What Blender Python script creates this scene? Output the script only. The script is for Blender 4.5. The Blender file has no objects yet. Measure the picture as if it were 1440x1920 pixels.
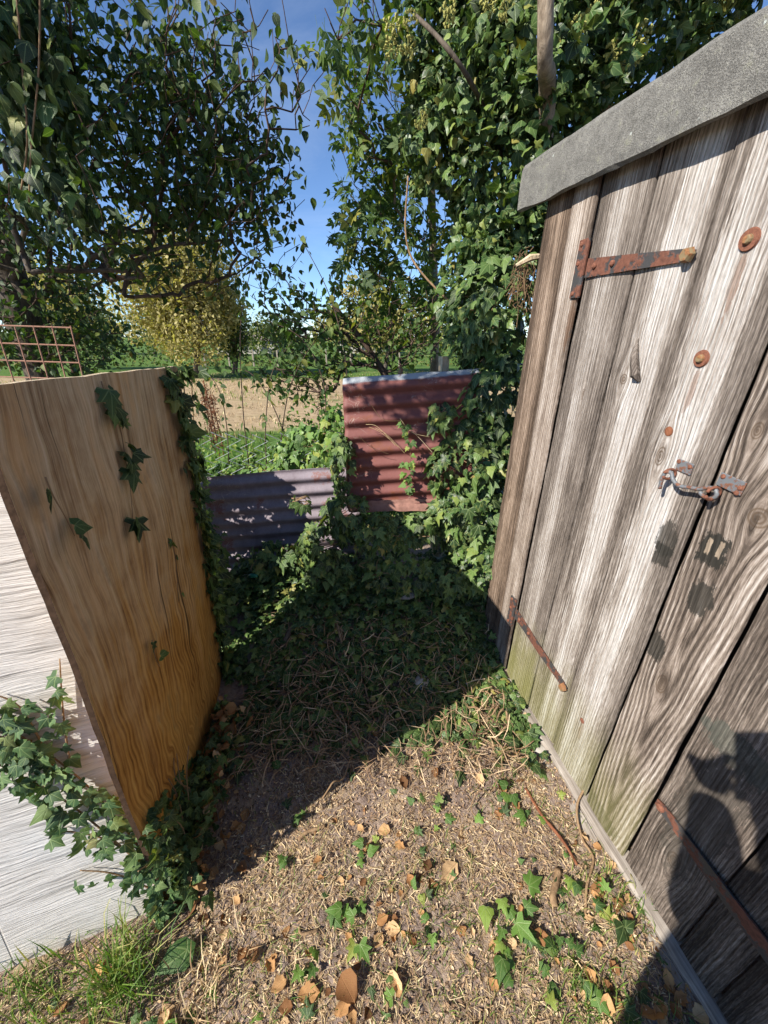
import bpy, bmesh, math, random
import numpy as np
from mathutils import Vector, Matrix

# ------------------------------------------------------------------ camera, sky, sun, exposure
SC = bpy.context.scene
COL = SC.collection
PITCH = math.atan(330 / 740)
EYE = 1.55
cam_d = bpy.data.cameras.new("camera")
cam_d.sensor_fit = 'VERTICAL'; cam_d.sensor_height = 24.0; cam_d.sensor_width = 24.0
cam_d.lens = 24.0 * 740 / 1920
cam_d.clip_start = 0.02; cam_d.clip_end = 2000
cam = bpy.data.objects.new("camera", cam_d); COL.objects.link(cam)
cam.location = (0, 0, EYE); cam.rotation_euler = (math.pi / 2 - PITCH, 0, 0)
SC.camera = cam

SUN_H = Vector((0.811, 0.585, 0)).normalized()      # horizontal travel of the light
SUN_EL = math.radians(38.5)
w = bpy.data.worlds.new("World"); SC.world = w; w.use_nodes = True
wn = w.node_tree; wn.nodes.clear()
sky = wn.nodes.new('ShaderNodeTexSky'); sky.sky_type = 'NISHITA'; sky.sun_disc = False
sky.sun_elevation = SUN_EL; sky.sun_rotation = math.atan2(-SUN_H.x, -SUN_H.y)
sky.air_density = 0.75; sky.dust_density = 0.0; sky.ozone_density = 6.0; sky.altitude = 50
bg = wn.nodes.new('ShaderNodeBackground'); bg.inputs[1].default_value = 0.105
wo = wn.nodes.new('ShaderNodeOutputWorld')
wtc = wn.nodes.new('ShaderNodeTexCoord'); wmp = wn.nodes.new('ShaderNodeMapping'); wmp.inputs['Scale'].default_value = (1.2, 1.2, 4.5); wmp.inputs['Rotation'].default_value = (.2, .1, .4)
wnz = wn.nodes.new('ShaderNodeTexNoise'); wnz.inputs['Scale'].default_value = 2.2; wnz.inputs['Detail'].default_value = 7; wnz.inputs['Roughness'].default_value = .62; wnz.inputs['Distortion'].default_value = .6
wmr = wn.nodes.new('ShaderNodeMapRange'); wmr.inputs[1].default_value = .48; wmr.inputs[2].default_value = .82; wmr.inputs[4].default_value = .13
wmx = wn.nodes.new('ShaderNodeMix'); wmx.data_type = 'RGBA'; wmx.inputs[7].default_value = (7.0, 7.6, 8.4, 1)
wn.links.new(wtc.outputs['Generated'], wmp.inputs[0]); wn.links.new(wmp.outputs[0], wnz.inputs[0]); wn.links.new(wnz.outputs[0], wmr.inputs[0]); wn.links.new(wmr.outputs[0], wmx.inputs[0]); wn.links.new(sky.outputs[0], wmx.inputs[6])
wn.links.new(wmx.outputs[2], bg.inputs[0]); wn.links.new(bg.outputs[0], wo.inputs[0])

sun_d = bpy.data.lights.new("sun", 'SUN'); sun_d.energy = 5.0; sun_d.angle = math.radians(0.53)
sun_d.color = (1.0, 0.94, 0.85)
sun = bpy.data.objects.new("sun", sun_d); COL.objects.link(sun)
LDIR = Vector((SUN_H.x * math.cos(SUN_EL), SUN_H.y * math.cos(SUN_EL), -math.sin(SUN_EL)))
sun.rotation_euler = LDIR.to_track_quat('-Z', 'Y').to_euler(); sun.location = (-6, -4, 6)
SC.view_settings.view_transform = 'Standard'; SC.view_settings.look = 'None'
SC.view_settings.exposure = 0.9; SC.view_settings.gamma = 1.0
SC.render.engine = 'CYCLES'
SC.cycles.use_denoising = True
SC.cycles.max_bounces = 6; SC.cycles.transparent_max_bounces = 6
SC.cycles.diffuse_bounces = 4; SC.cycles.glossy_bounces = 2; SC.cycles.transmission_bounces = 3

rng = np.random.default_rng(11)
random.seed(5)
FP = 740.0; CP, SP = math.cos(PITCH), math.sin(PITCH)

def at(u, v, Y):
    """world point on the sight line of a photo pixel at the measured distance Y"""
    a = (u - 720) / FP; b = (960 - v) / FP
    t = Y / (CP + b * SP)
    return np.array((a * t, Y, EYE + (-SP + b * CP) * t))

def gr(u, v, z=0.0):
    a = (u - 720) / FP; b = (960 - v) / FP
    t = (z - EYE) / (-SP + b * CP)
    return np.array((a * t, (CP + b * SP) * t, z))

def depth_of(p):
    return p[..., 1] * CP - (p[..., 2] - EYE) * SP

# ------------------------------------------------------------------ object helpers
def tag(o, label=None, cat=None, group=None, kind=None):
    if label: o["label"] = label
    if cat: o["category"] = cat
    if group: o["group"] = group
    if kind: o["kind"] = kind
    return o

def link(o, parent=None):
    COL.objects.link(o)
    if parent is not None: o.parent = parent
    return o

def empty(name, loc=(0, 0, 0), rz=0.0, parent=None):
    o = bpy.data.objects.new(name, None); o.empty_display_size = 0.05
    o.location = loc; o.rotation_euler = (0, 0, rz)
    return link(o, parent)

def mesh_np(name, V, Fc, nv=None, uv=None, rnd=None, smooth=False):
    """V (n,3); Fc (m,k) all same k, or list of lists"""
    me = bpy.data.meshes.new(name)
    if isinstance(Fc, np.ndarray):
        m, k = Fc.shape
        me.vertices.add(len(V)); me.vertices.foreach_set('co', np.asarray(V, np.float32).ravel())
        me.loops.add(m * k); me.loops.foreach_set('vertex_index', Fc.astype(np.int32).ravel())
        me.polygons.add(m)
        me.polygons.foreach_set('loop_start', np.arange(0, m * k, k, dtype=np.int32))
        me.polygons.foreach_set('loop_total', np.full(m, k, np.int32))
        me.update(calc_edges=True)
    else:
        me.from_pydata([tuple(v) for v in V], [], [tuple(f) for f in Fc]); me.update()
    if uv is not None:
        ul = me.uv_layers.new(name='UVMap')
        li = np.empty(len(me.loops), np.int32); me.loops.foreach_get('vertex_index', li)
        ul.data.foreach_set('uv', np.asarray(uv, np.float32)[li].ravel())
    if rnd is not None:
        at_ = me.attributes.new('rnd', 'FLOAT', 'POINT'); at_.data.foreach_set('value', np.asarray(rnd, np.float32))
    if smooth:
        me.polygons.foreach_set('use_smooth', np.ones(len(me.polygons), bool))
    return me

def obj(name, me, mat=None, parent=None, loc=None):
    o = bpy.data.objects.new(name, me)
    if mat is not None and len(me.materials) == 0: me.materials.append(mat)
    if loc is not None: o.location = loc
    return link(o, parent)

def bm_obj(name, bm, mat, parent=None, loc=None, smooth=False):
    me = bpy.data.meshes.new(name); bm.to_mesh(me); bm.free()
    if smooth: me.polygons.foreach_set('use_smooth', np.ones(len(me.polygons), bool))
    return obj(name, me, mat, parent, loc)

def box_bm(x0, x1, y0, y1, z0, z1, bev=0.0, seg=1):
    bm = bmesh.new()
    bmesh.ops.create_cube(bm, size=1)
    for v in bm.verts:
        v.co = ((x0 + x1) / 2 + v.co.x * (x1 - x0), (y0 + y1) / 2 + v.co.y * (y1 - y0), (z0 + z1) / 2 + v.co.z * (z1 - z0))
    if bev: bmesh.ops.bevel(bm, geom=list(bm.edges), offset=bev, segments=seg, affect='EDGES', profile=.6)
    return bm

def tube(pts, rad, sides=6, cap=True):
    """one polyline tube -> V,F(list)"""
    pts = np.asarray(pts, float); n = len(pts)
    rad = np.broadcast_to(np.asarray(rad, float), (n,))
    T = np.gradient(pts, axis=0); T /= np.linalg.norm(T, axis=1)[:, None] + 1e-9
    up = np.array((0.13, 0.31, 0.94)); V = []
    a = np.cross(T[0], up); a /= np.linalg.norm(a) + 1e-9
    for i in range(n):
        a = a - T[i] * a.dot(T[i]); a /= np.linalg.norm(a) + 1e-9
        b = np.cross(T[i], a)
        for k in range(sides):
            th = 2 * math.pi * k / sides
            V.append(pts[i] + rad[i] * (math.cos(th) * a + math.sin(th) * b))
    Fc = []
    for i in range(n - 1):
        for k in range(sides):
            k2 = (k + 1) % sides
            Fc.append((i * sides + k, i * sides + k2, (i + 1) * sides + k2, (i + 1) * sides + k))
    if cap:
        Fc.append(tuple(range(sides))[::-1]); Fc.append(tuple((n - 1) * sides + k for k in range(sides)))
    return V, Fc

def join_vf(parts):
    V = []; Fc = []
    for v, f in parts:
        o = len(V); V += list(v); Fc += [tuple(i + o for i in q) for q in f]
    return V, Fc

def seg_tubes(A, B, ra, rb, sides=4):
    """vectorised separate tube per segment; triangles/quads array"""
    A = np.asarray(A, float); B = np.asarray(B, float); n = len(A)
    T = B - A; T /= np.linalg.norm(T, axis=1)[:, None] + 1e-9
    up = np.where(np.abs(T[:, 2:3]) > .9, np.array([[1., 0, 0]]), np.array([[0., 0, 1]]))
    a = np.cross(T, up); a /= np.linalg.norm(a, axis=1)[:, None] + 1e-9
    b = np.cross(T, a)
    th = np.arange(sides) * 2 * np.pi / sides
    ring = np.cos(th)[None, :, None] * a[:, None, :] + np.sin(th)[None, :, None] * b[:, None, :]
    VA = A[:, None, :] + ring * np.asarray(ra)[:, None, None]
    VB = B[:, None, :] + ring * np.asarray(rb)[:, None, None]
    V = np.concatenate([VA, VB], 1).reshape(-1, 3)
    k = np.arange(sides); k2 = (k + 1) % sides
    q = np.stack([k, k2, k2 + sides, k + sides], 1)
    Fc = (np.arange(n)[:, None, None] * (2 * sides) + q[None]).reshape(-1, 4)
    return V, Fc

def smooth_poly(pts, n=24):
    pts = np.asarray(pts, float); m = len(pts)
    t = np.linspace(0, m - 1, n); out = []
    for x in t:
        i = min(int(x), m - 2); f = x - i
        p0 = pts[max(i - 1, 0)]; p1 = pts[i]; p2 = pts[i + 1]; p3 = pts[min(i + 2, m - 1)]
        out.append(.5 * (2 * p1 + (p2 - p0) * f + (2 * p0 - 5 * p1 + 4 * p2 - p3) * f * f + (3 * p1 - p0 - 3 * p2 + p3) * f ** 3))
    return np.array(out)

# value noise for geometry
_perm = np.random.default_rng(3).random((64, 64, 64))
def vnoise(p, scale=1.0):
    p = np.asarray(p, float) * scale + 17.3
    i = np.floor(p).astype(int); f = p - i; f = f * f * (3 - 2 * f)
    def g(dx, dy, dz): return _perm[(i[..., 0] + dx) % 64, (i[..., 1] + dy) % 64, (i[..., 2] + dz) % 64]
    x = f[..., 0]; y = f[..., 1]; z = f[..., 2]
    c = lambda dy, dz: g(0, dy, dz) * (1 - x) + g(1, dy, dz) * x
    return (c(0, 0) * (1 - y) + c(1, 0) * y) * (1 - z) + (c(0, 1) * (1 - y) + c(1, 1) * y) * z

# ------------------------------------------------------------------ material helpers
class NB:
    def __init__(s, name):
        s.m = bpy.data.materials.new(name); s.m.use_nodes = True
        s.t = s.m.node_tree; s.t.nodes.clear()
        s.out = s.t.nodes.new('ShaderNodeOutputMaterial')
    def n(s, k): return s.t.nodes.new(k)
    def set(s, sock, v):
        if isinstance(v, bpy.types.NodeSocket): s.t.links.new(v, sock)
        elif v is not None:
            if sock.type == 'RGBA' and len(v) == 3: v = (*v, 1)
            sock.default_value = v
    def tc(s, k='Object'): return s.n('ShaderNodeTexCoord').outputs[k]
    def sep(s, v):
        n = s.n('ShaderNodeSeparateXYZ'); s.set(n.inputs[0], v); return n.outputs
    def comb(s, x, y, z):
        n = s.n('ShaderNodeCombineXYZ')
        for i, q in enumerate((x, y, z)): s.set(n.inputs[i], q)
        return n.outputs[0]
    def math(s, op, a, b=None, c=None, clamp=False):
        n = s.n('ShaderNodeMath'); n.operation = op; n.use_clamp = clamp
        for i, q in enumerate((a, b, c)):
            if q is not None: s.set(n.inputs[i], q)
        return n.outputs[0]
    def add(s, a, b): return s.math('ADD', a, b)
    def sub(s, a, b): return s.math('SUBTRACT', a, b)
    def mul(s, a, b): return s.math('MULTIPLY', a, b)
    def sstep(s, x, a, b):
        n = s.n('ShaderNodeMapRange'); n.interpolation_type = 'SMOOTHSTEP'
        s.set(n.inputs[0], x); n.inputs[1].default_value = a; n.inputs[2].default_value = b
        n.inputs[3].default_value = 0; n.inputs[4].default_value = 1
        return n.outputs[0]
    def vmul(s, v, k):
        n = s.n('ShaderNodeVectorMath'); n.operation = 'MULTIPLY'; s.set(n.inputs[0], v); n.inputs[1].default_value = k; return n.outputs[0]
    def vadd(s, v, k):
        n = s.n('ShaderNodeVectorMath'); n.operation = 'ADD'; s.set(n.inputs[0], v); s.set(n.inputs[1], k); return n.outputs[0]
    def noise(s, vec, scale=5, detail=4, rough=.55, dist=0, col=False):
        n = s.n('ShaderNodeTexNoise'); s.set(n.inputs['Vector'], vec)
        n.inputs['Scale'].default_value = scale; n.inputs['Detail'].default_value = detail
        n.inputs['Roughness'].default_value = rough; n.inputs['Distortion'].default_value = dist
        return n.outputs[1 if col else 0]
    def voro(s, vec, scale=5, feature='F1', out=0):
        n = s.n('ShaderNodeTexVoronoi'); n.feature = feature; s.set(n.inputs['Vector'], vec); n.inputs['Scale'].default_value = scale
        return n.outputs[out]
    def ramp(s, fac, stops):
        n = s.n('ShaderNodeValToRGB'); s.set(n.inputs[0], fac); e = n.color_ramp.elements
        while len(e) < len(stops): e.new(.5)
        for el, (p, c) in zip(e, stops):
            el.position = p; el.color = (*c, 1) if not isinstance(c, (int, float)) else (c, c, c, 1)
        return n.outputs[0]
    def mix(s, f, a, b, mode='MIX'):
        n = s.n('ShaderNodeMix'); n.data_type = 'RGBA'; n.blend_type = mode
        s.set(n.inputs[0], f); s.set(n.inputs[6], a); s.set(n.inputs[7], b); return n.outputs[2]
    def attr(s, name):
        n = s.n('ShaderNodeAttribute'); n.attribute_name = name; return n.outputs['Fac']
    def orand(s): return s.n('ShaderNodeObjectInfo').outputs['Random']
    def bump(s, h, strength=.5, dist=.01, normal=None):
        n = s.n('ShaderNodeBump'); n.inputs['Strength'].default_value = strength; n.inputs['Distance'].default_value = dist
        s.set(n.inputs['Height'], h)
        if normal is not None: s.set(n.inputs['Normal'], normal)
        return n.outputs[0]
    def bsdf(s, col, rough=.8, spec=.3, metal=0., normal=None):
        n = s.n('ShaderNodeBsdfPrincipled'); s.set(n.inputs['Base Color'], col); s.set(n.inputs['Roughness'], rough)
        s.set(n.inputs['Specular IOR Level'], spec); s.set(n.inputs['Metallic'], metal)
        if normal is not None: s.set(n.inputs['Normal'], normal)
        return n.outputs[0]
    def done(s, sh):
        s.t.links.new(sh, s.out.inputs[0]); return s.m

def leaf_mat(name, stops, rough=.45, trans=.3, veins='ivy', tcol=(1.3, 1.5, .5), spec=.35, vein_col=(.28, .36, .14), spots=0.25):
    b = NB(name)
    r = b.math('FRACT', b.add(b.attr('rnd'), b.orand()))
    uv = b.tc('UV'); sx = b.sep(uv)
    col = b.ramp(r, stops)
    nz = b.noise(b.tc('Object'), 60, 3)
    col = b.mix(b.mul(b.sstep(nz, .45, .75), spots), col, b.mix(.6, col, (.30, .27, .07)))
    x = b.math('ABSOLUTE', b.sub(sx[0], .5)); y = sx[1]
    if veins:
        y2 = b.sub(y, .22 if veins == 'ivy' else 0.0)
        if veins == 'ivy':
            a = b.math('ARCTAN2', x, y2); rr = b.math('SQRT', b.add(b.mul(x, x), b.mul(y2, y2)))
            d1 = b.math('ABSOLUTE', a); d2 = b.math('ABSOLUTE', b.sub(a, .72)); d3 = b.math('ABSOLUTE', b.sub(a, 1.75))
            d = b.mul(b.math('MINIMUM', d1, b.math('MINIMUM', d2, d3)), rr)
            vm = b.math('SUBTRACT', 1, b.sstep(d, .004, .028))
        else:
            side = b.math('PINGPONG', b.sub(y, b.mul(x, .9)), .07)
            vm = b.math('SUBTRACT', 1, b.sstep(b.math('MINIMUM', x, b.add(b.mul(side, .9), .012)), .004, .022))
        col = b.mix(b.mul(vm, .45), col, vein_col)
        nrm = b.bump(b.sub(nz, b.mul(vm, .8)), .35, .004)
    else:
        nrm = b.bump(nz, .3, .004)
    bs = b.bsdf(col, rough, spec, 0, nrm)
    tr = b.n('ShaderNodeBsdfTranslucent')
    b.set(tr.inputs[0], b.mix(1, col, tcol, 'MULTIPLY'))
    mx = b.n('ShaderNodeMixShader'); mx.inputs[0].default_value = trans
    b.t.links.new(bs, mx.inputs[1]); b.t.links.new(tr.outputs[0], mx.inputs[2])
    return b.done(mx.outputs[0])

M = {}
M['ivy'] = leaf_mat('ivy_leaf', [(0, (.012, .030, .010)), (.35, (.030, .070, .020)), (.65, (.060, .120, .032)), (.88, (.11, .18, .046)), (.96, (.19, .25, .06)), (1, (.28, .23, .06))], .42, .2, tcol=(1.3, 1.35, .5), spots=.5)
M['ivy_fresh'] = leaf_mat('ivy_leaf_fresh', [(0, (.04, .10, .025)), (.5, (.085, .18, .035)), (.85, (.15, .28, .05)), (1, (.30, .34, .07))], .4, .3, tcol=(1.3, 1.35, .5), spots=.5)
M['ivy_grey'] = leaf_mat('ivy_leaf_dusty', [(0, (.025, .065, .025)), (.4, (.05, .11, .04)), (.75, (.09, .165, .055)), (.92, (.16, .23, .07)), (1, (.26, .24, .1))], .5, .18)
M['ovate'] = leaf_mat('ovate_leaf', [(0, (.013, .034, .010)), (.5, (.026, .060, .015)), (.85, (.052, .10, .018)), (.97, (.12, .15, .028)), (1, (.18, .12, .03))], .55, .28, 'pin')
M['elder'] = leaf_mat('elder_leaflet', [(0, (.03, .07, .018)), (.5, (.055, .11, .022)), (.8, (.10, .16, .028)), (1, (.24, .22, .04))], .5, .35, 'pin')
M['gold'] = leaf_mat('autumn_leaf', [(0, (.19, .165, .055)), (.5, (.33, .285, .10)), (1, (.48, .41, .19))], .7, .35, None)
M['hedge'] = leaf_mat('hedge_leaf', [(0, (.03, .06, .018)), (.6, (.07, .11, .025)), (1, (.2, .19, .05))], .7, .3, None)
M['weed'] = leaf_mat('weed_leaf', [(0, (.05, .13, .02)), (.6, (.11, .23, .035)), (1, (.26, .32, .07))], .55, .35, None)
M['dead'] = leaf_mat('dead_leaf', [(0, (.11, .05, .026)), (.3, (.30, .14, .06)), (.65, (.50, .28, .12)), (1, (.66, .46, .26))], .75, .2, 'pin', (1.3, 1.0, .5), .15, (.25, .12, .05), .5)
M['grass'] = leaf_mat('grass_blade', [(0, (.06, .13, .02)), (.5, (.12, .21, .03)), (.8, (.22, .26, .06)), (1, (.42, .36, .15))], .6, .3, None)
M['straw'] = leaf_mat('straw', [(0, (.12, .075, .045)), (.3, (.32, .21, .115)), (.7, (.57, .42, .235)), (1, (.76, .63, .40))], .8, .12, None, (1.1, 1, .7), .12)

M['chaff'] = leaf_mat('chaff', [(0, (.085, .055, .04)), (.4, (.26, .165, .105)), (.75, (.48, .325, .195)), (1, (.72, .56, .36))], .85, .1, None, (1.1, 1, .7), .1)

def bark_mat(name, c0, c1, scale=1.0):
    b = NB(name); p = b.tc('Object')
    n = b.noise(b.vmul(p, (1, 1, .35)), 45 * scale, 6, .65)
    n2 = b.noise(p, 7, 3)
    col = b.mix(n2, b.ramp(n, [(.25, c0), (.75, c1)]), b.ramp(n, [(.3, tuple(q * .6 for q in c0)), (.8, c1)]))
    return b.done(b.bsdf(col, .85, .2, 0, b.bump(n, .7, .01)))
M['bark'] = bark_mat('bark', (.045, .035, .026), (.16, .13, .10))
M['bark_pale'] = bark_mat('bark_pale', (.15, .11, .075), (.42, .34, .25))
M['twig'] = bark_mat('twig_bark', (.05, .032, .025), (.15, .10, .075))
M['vine'] = bark_mat('vine_bark', (.17, .10, .055), (.40, .27, .15))
M['cutwood'] = bark_mat('cut_wood', (.45, .33, .2), (.72, .6, .42), 2)
M['rust_stalk'] = bark_mat('dry_stalk', (.13, .045, .022), (.30, .12, .06))

def solid(name, col, rough=.7, spec=.3, metal=0., var=.3, scale=40, bump=.15):
    b = NB(name); p = b.tc('Object'); n = b.noise(p, scale, 5, .6)
    c = b.mix(b.mul(b.sstep(n, .35, .7), var), col, tuple(q * .45 for q in col))
    return b.done(b.bsdf(c, rough, spec, metal, b.bump(n, bump, .004)))

def rust_mat(name, paint=(.055, .06, .065), rust=(.17, .066, .036), amount=.5, scale=22):
    b = NB(name); p = b.tc('Object')
    n = b.noise(p, scale, 6, .65); n2 = b.noise(p, scale * 5, 4, .6)
    rc = b.ramp(n2, [(.25, tuple(q * .45 for q in rust)), (.55, rust), (.8, (rust[0] * 1.25, rust[1] * 1.3, rust[2] * 1.3))])
    m = b.sstep(b.add(n, b.mul(n2, .15)), .62 - amount * .25, .70 - amount * .25)
    col = b.mix(m, paint, rc)
    ro = b.add(.45, b.mul(m, .4))
    return b.done(b.bsdf(col, ro, .4, 0, b.bump(b.add(n2, m), .35, .003)))
M['rust_paint'] = rust_mat('rusty_black_iron', (.05, .048, .048), (.14, .055, .034), .38)
M['rust'] = rust_mat('rust', (.11, .045, .03), (.185, .072, .042), 1.0, 45)
M['rust_wire'] = rust_mat('rusty_wire', (.2, .1, .07), (.34, .18, .12), .8, 60)
M['zincr'] = rust_mat('tarnished_plate', (.13, .14, .15), (.17, .075, .045), .2, 60)
M['zinc'] = solid('galvanised_wire', (.42, .45, .48), .45, .5, .6, .35, 60)

# ---- weathered plank
def plank_mat(name, wd, seed, lean=.036, light=.5, knots=(), stains=(), moss=0., cath=None, warm=0., bleach=(.3, .7, .1)):
    b = NB(name); o = b.sep(b.tc('Object')); y, z = o[1], o[2]
    x = b.sub(o[0], b.mul(z, lean))
    wv = b.noise(b.comb(seed * 3.1, 0, z), 2.2, 2)
    xg = b.add(x, b.mul(b.sub(wv, .5), .014))
    wig = b.noise(b.comb(b.mul(x, 9), seed, b.mul(z, 5)), 1.0, 3)
    xg = b.add(xg, b.mul(b.sub(wig, .5), .006))
    kmask = None
    for (kx, kz, rx, rz, amp) in knots:
        dx = b.sub(x, kx); dz = b.sub(z, kz)
        e = b.add(b.add(b.math('POWER', b.mul(dx, 1 / rx), 2), b.math('POWER', b.mul(dz, 1 / rz), 2)), b.mul(b.sub(wig, .5), .12))
        g = b.math('EXPONENT', b.mul(e, -1.0))
        sg = b.math('DIVIDE', dx, b.add(b.math('ABSOLUTE', dx), .012))
        xg = b.sub(xg, b.mul(b.mul(g, amp), sg))
        core = b.mul(b.math('SUBTRACT', 1, b.sstep(e, .06, .13)), b.add(.6, b.mul(b.math('SINE', b.mul(b.math('SQRT', e), 55)), .4)))
        kmask = core if kmask is None else b.math('MAXIMUM', kmask, core)
    ph = xg
    if cath:
        cx, slope, soft = cath
        d = b.sub(xg, cx)
        ph = b.sub(b.math('SQRT', b.add(b.mul(d, d), soft * soft)), b.mul(z, slope))
    fine = b.noise(b.comb(b.mul(xg, 260), seed, b.mul(z, 5)), 1.0, 5, .62)
    mid = b.noise(b.comb(b.mul(xg, 70), seed + 2, b.mul(z, 1.6)), 1.0, 4, .6)
    per = .013 if cath else .011
    band = b.math('SINE', b.add(b.mul(ph, 2 * math.pi / per), b.mul(mid, 2.5 if cath else 7)))
    band = b.add(.5, b.mul(band, .5))
    stripe = b.noise(b.comb(b.mul(xg, 17), seed + 7, b.mul(z, .75)), 1.0, 4, .55)
    blotch = b.noise(b.comb(b.mul(x, 10), seed + 4, b.mul(z, 4)), 1.0, 5, .65)
    ed = b.math('ABSOLUTE', b.sub(b.mul(x, 2 / wd), 1.0))
    edge = b.sstep(b.add(ed, b.mul(b.sub(stripe, .5), .9)), .45, 1.0)
    blotch0 = b.noise(b.comb(b.mul(xg, 6), seed + 9, b.mul(z, 2.2)), 1.0, 3, .6)
    fz = b.noise(b.comb(b.mul(xg, 330), seed + 3, b.mul(z, 22)), 1.0, 4, .7)
    zone = b.sstep(b.add(stripe, b.add(b.mul(b.sub(fz, .5), .30), b.mul(b.sub(fine, .5), .16))), .47, .56)
    un = b.add(b.mul(x, 1 / wd), b.add(b.mul(b.sub(blotch0, .5), .35), b.add(b.mul(b.sub(fz, .5), .42), b.mul(b.sub(fine, .5), .14))))
    bz = b.mul(b.sstep(un, bleach[0] - .05, bleach[0] + .05), b.math('SUBTRACT', 1, b.sstep(un, bleach[1] - .05, bleach[1] + .05)))
    val = b.add(b.add(.34, b.add(b.add(b.mul(zone, .10), b.mul(bz, bleach[2])), b.mul(b.sub(stripe, .5), .34))), b.add(b.mul(b.sub(fine, .5), 1.05), b.mul(b.sub(band, .5), .34 if cath else .05)))
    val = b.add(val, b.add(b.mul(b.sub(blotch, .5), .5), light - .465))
    val = b.sub(val, b.mul(edge, .05))
    fl = b.noise(b.comb(b.mul(xg, 420), seed, b.mul(z, 45)), 1.0, 3, .6)
    val = b.add(val, b.mul(b.sub(fl, .5), .62))
    col = b.ramp(val, [(.0, (.035, .028, .023)), (.25, (.105, .086, .072)), (.45, (.205, .172, .146)), (.62, (.33, .290, .255)), (.8, (.46, .43, .40)), (1, (.58, .56, .54))])
    if warm: col = b.mix(warm, col, b.mix(1, col, (1.0, .74, .52), 'MULTIPLY'))
    if kmask is not None: col = b.mix(b.mul(kmask, .85), col, b.mix(b.mul(band, .5), (.06, .042, .03), (.16, .11, .07)))
    rag = b.noise(b.comb(b.mul(x, 60), seed + 1, b.mul(z, 40)), 1.0, 5, .7)
    for (sx_, sz_, rx, rz, sc, st, sq) in stains:
        dx = b.math('ABSOLUTE', b.mul(b.sub(x, sx_), 1 / rx)); dz = b.math('ABSOLUTE', b.mul(b.sub(z, sz_), 1 / rz))
        if sq: e = b.math('MAXIMUM', dx, dz)
        else: e = b.math('SQRT', b.add(b.mul(dx, dx), b.mul(dz, dz)))
        mk = b.math('SUBTRACT', 1, b.sstep(b.add(e, b.add(b.mul(b.sub(rag, .5), 1.5), b.mul(b.sub(fz, .5), .7))), .78, .95))
        col = b.mix(b.mul(mk, st), col, b.mix(b.mul(fine, .5), sc, tuple(q * 2.2 for q in sc)))
    if moss:
        mn = b.noise(b.comb(b.mul(x, 14), seed, b.mul(z, 6)), 1.0, 4)
        mk = b.mul(b.math('SUBTRACT', 1, b.sstep(b.add(z, b.mul(b.sub(mn, .5), .35)), .12, .5)), moss)
        col = b.mix(mk, col, b.mix(.72, col, (.22, .22, .055)))
    h = b.add(b.mul(fine, .6), b.add(b.mul(fl, .35), b.mul(band, .35)))
    return b.done(b.bsdf(col, .88, .15, 0, b.bump(h, .8, .008)))

# ------------------------------------------------------------------ ground height and sheet
def sst(x, a, b):
    t = np.clip((x - a) / (b - a), 0, 1); return t * t * (3 - 2 * t)

def ground_h(x, y):
    x = np.asarray(x, float); y = np.asarray(y, float)
    p = np.stack([x, y, np.zeros_like(x)], -1)
    h = (vnoise(p, 6) - .5) * .022 + (vnoise(p, 22) - .5) * .010 + (vnoise(p, 1.7) - .5) * .03
    near = 1 - sst(np.hypot(x, y), 3.5, 6)
    h = h * (0.25 + .75 * near)
    # rubble and ivy heap in the back of the passage
    m = sst(y, 1.30, 1.85) * (1 - sst(y, 2.1, 2.7)) * sst(x, -1.6, -1.1) * (1 - sst(x, .75, 1.2))
    h = h + m * (.17 + .09 * vnoise(p, 3.1))
    # weedy bank behind the iron sheets
    bk = sst(y, 2.1, 2.5) * (1 - sst(y, 3.6, 5.2)) * sst(x, -2.2, -1.6) * (1 - sst(x, .3, .9))
    h = h + bk * .16
    # the field falls gently away
    h = h - 1.3 * sst(y, 20, 46)
    # keep it low along the shed plinth
    return h

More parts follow.
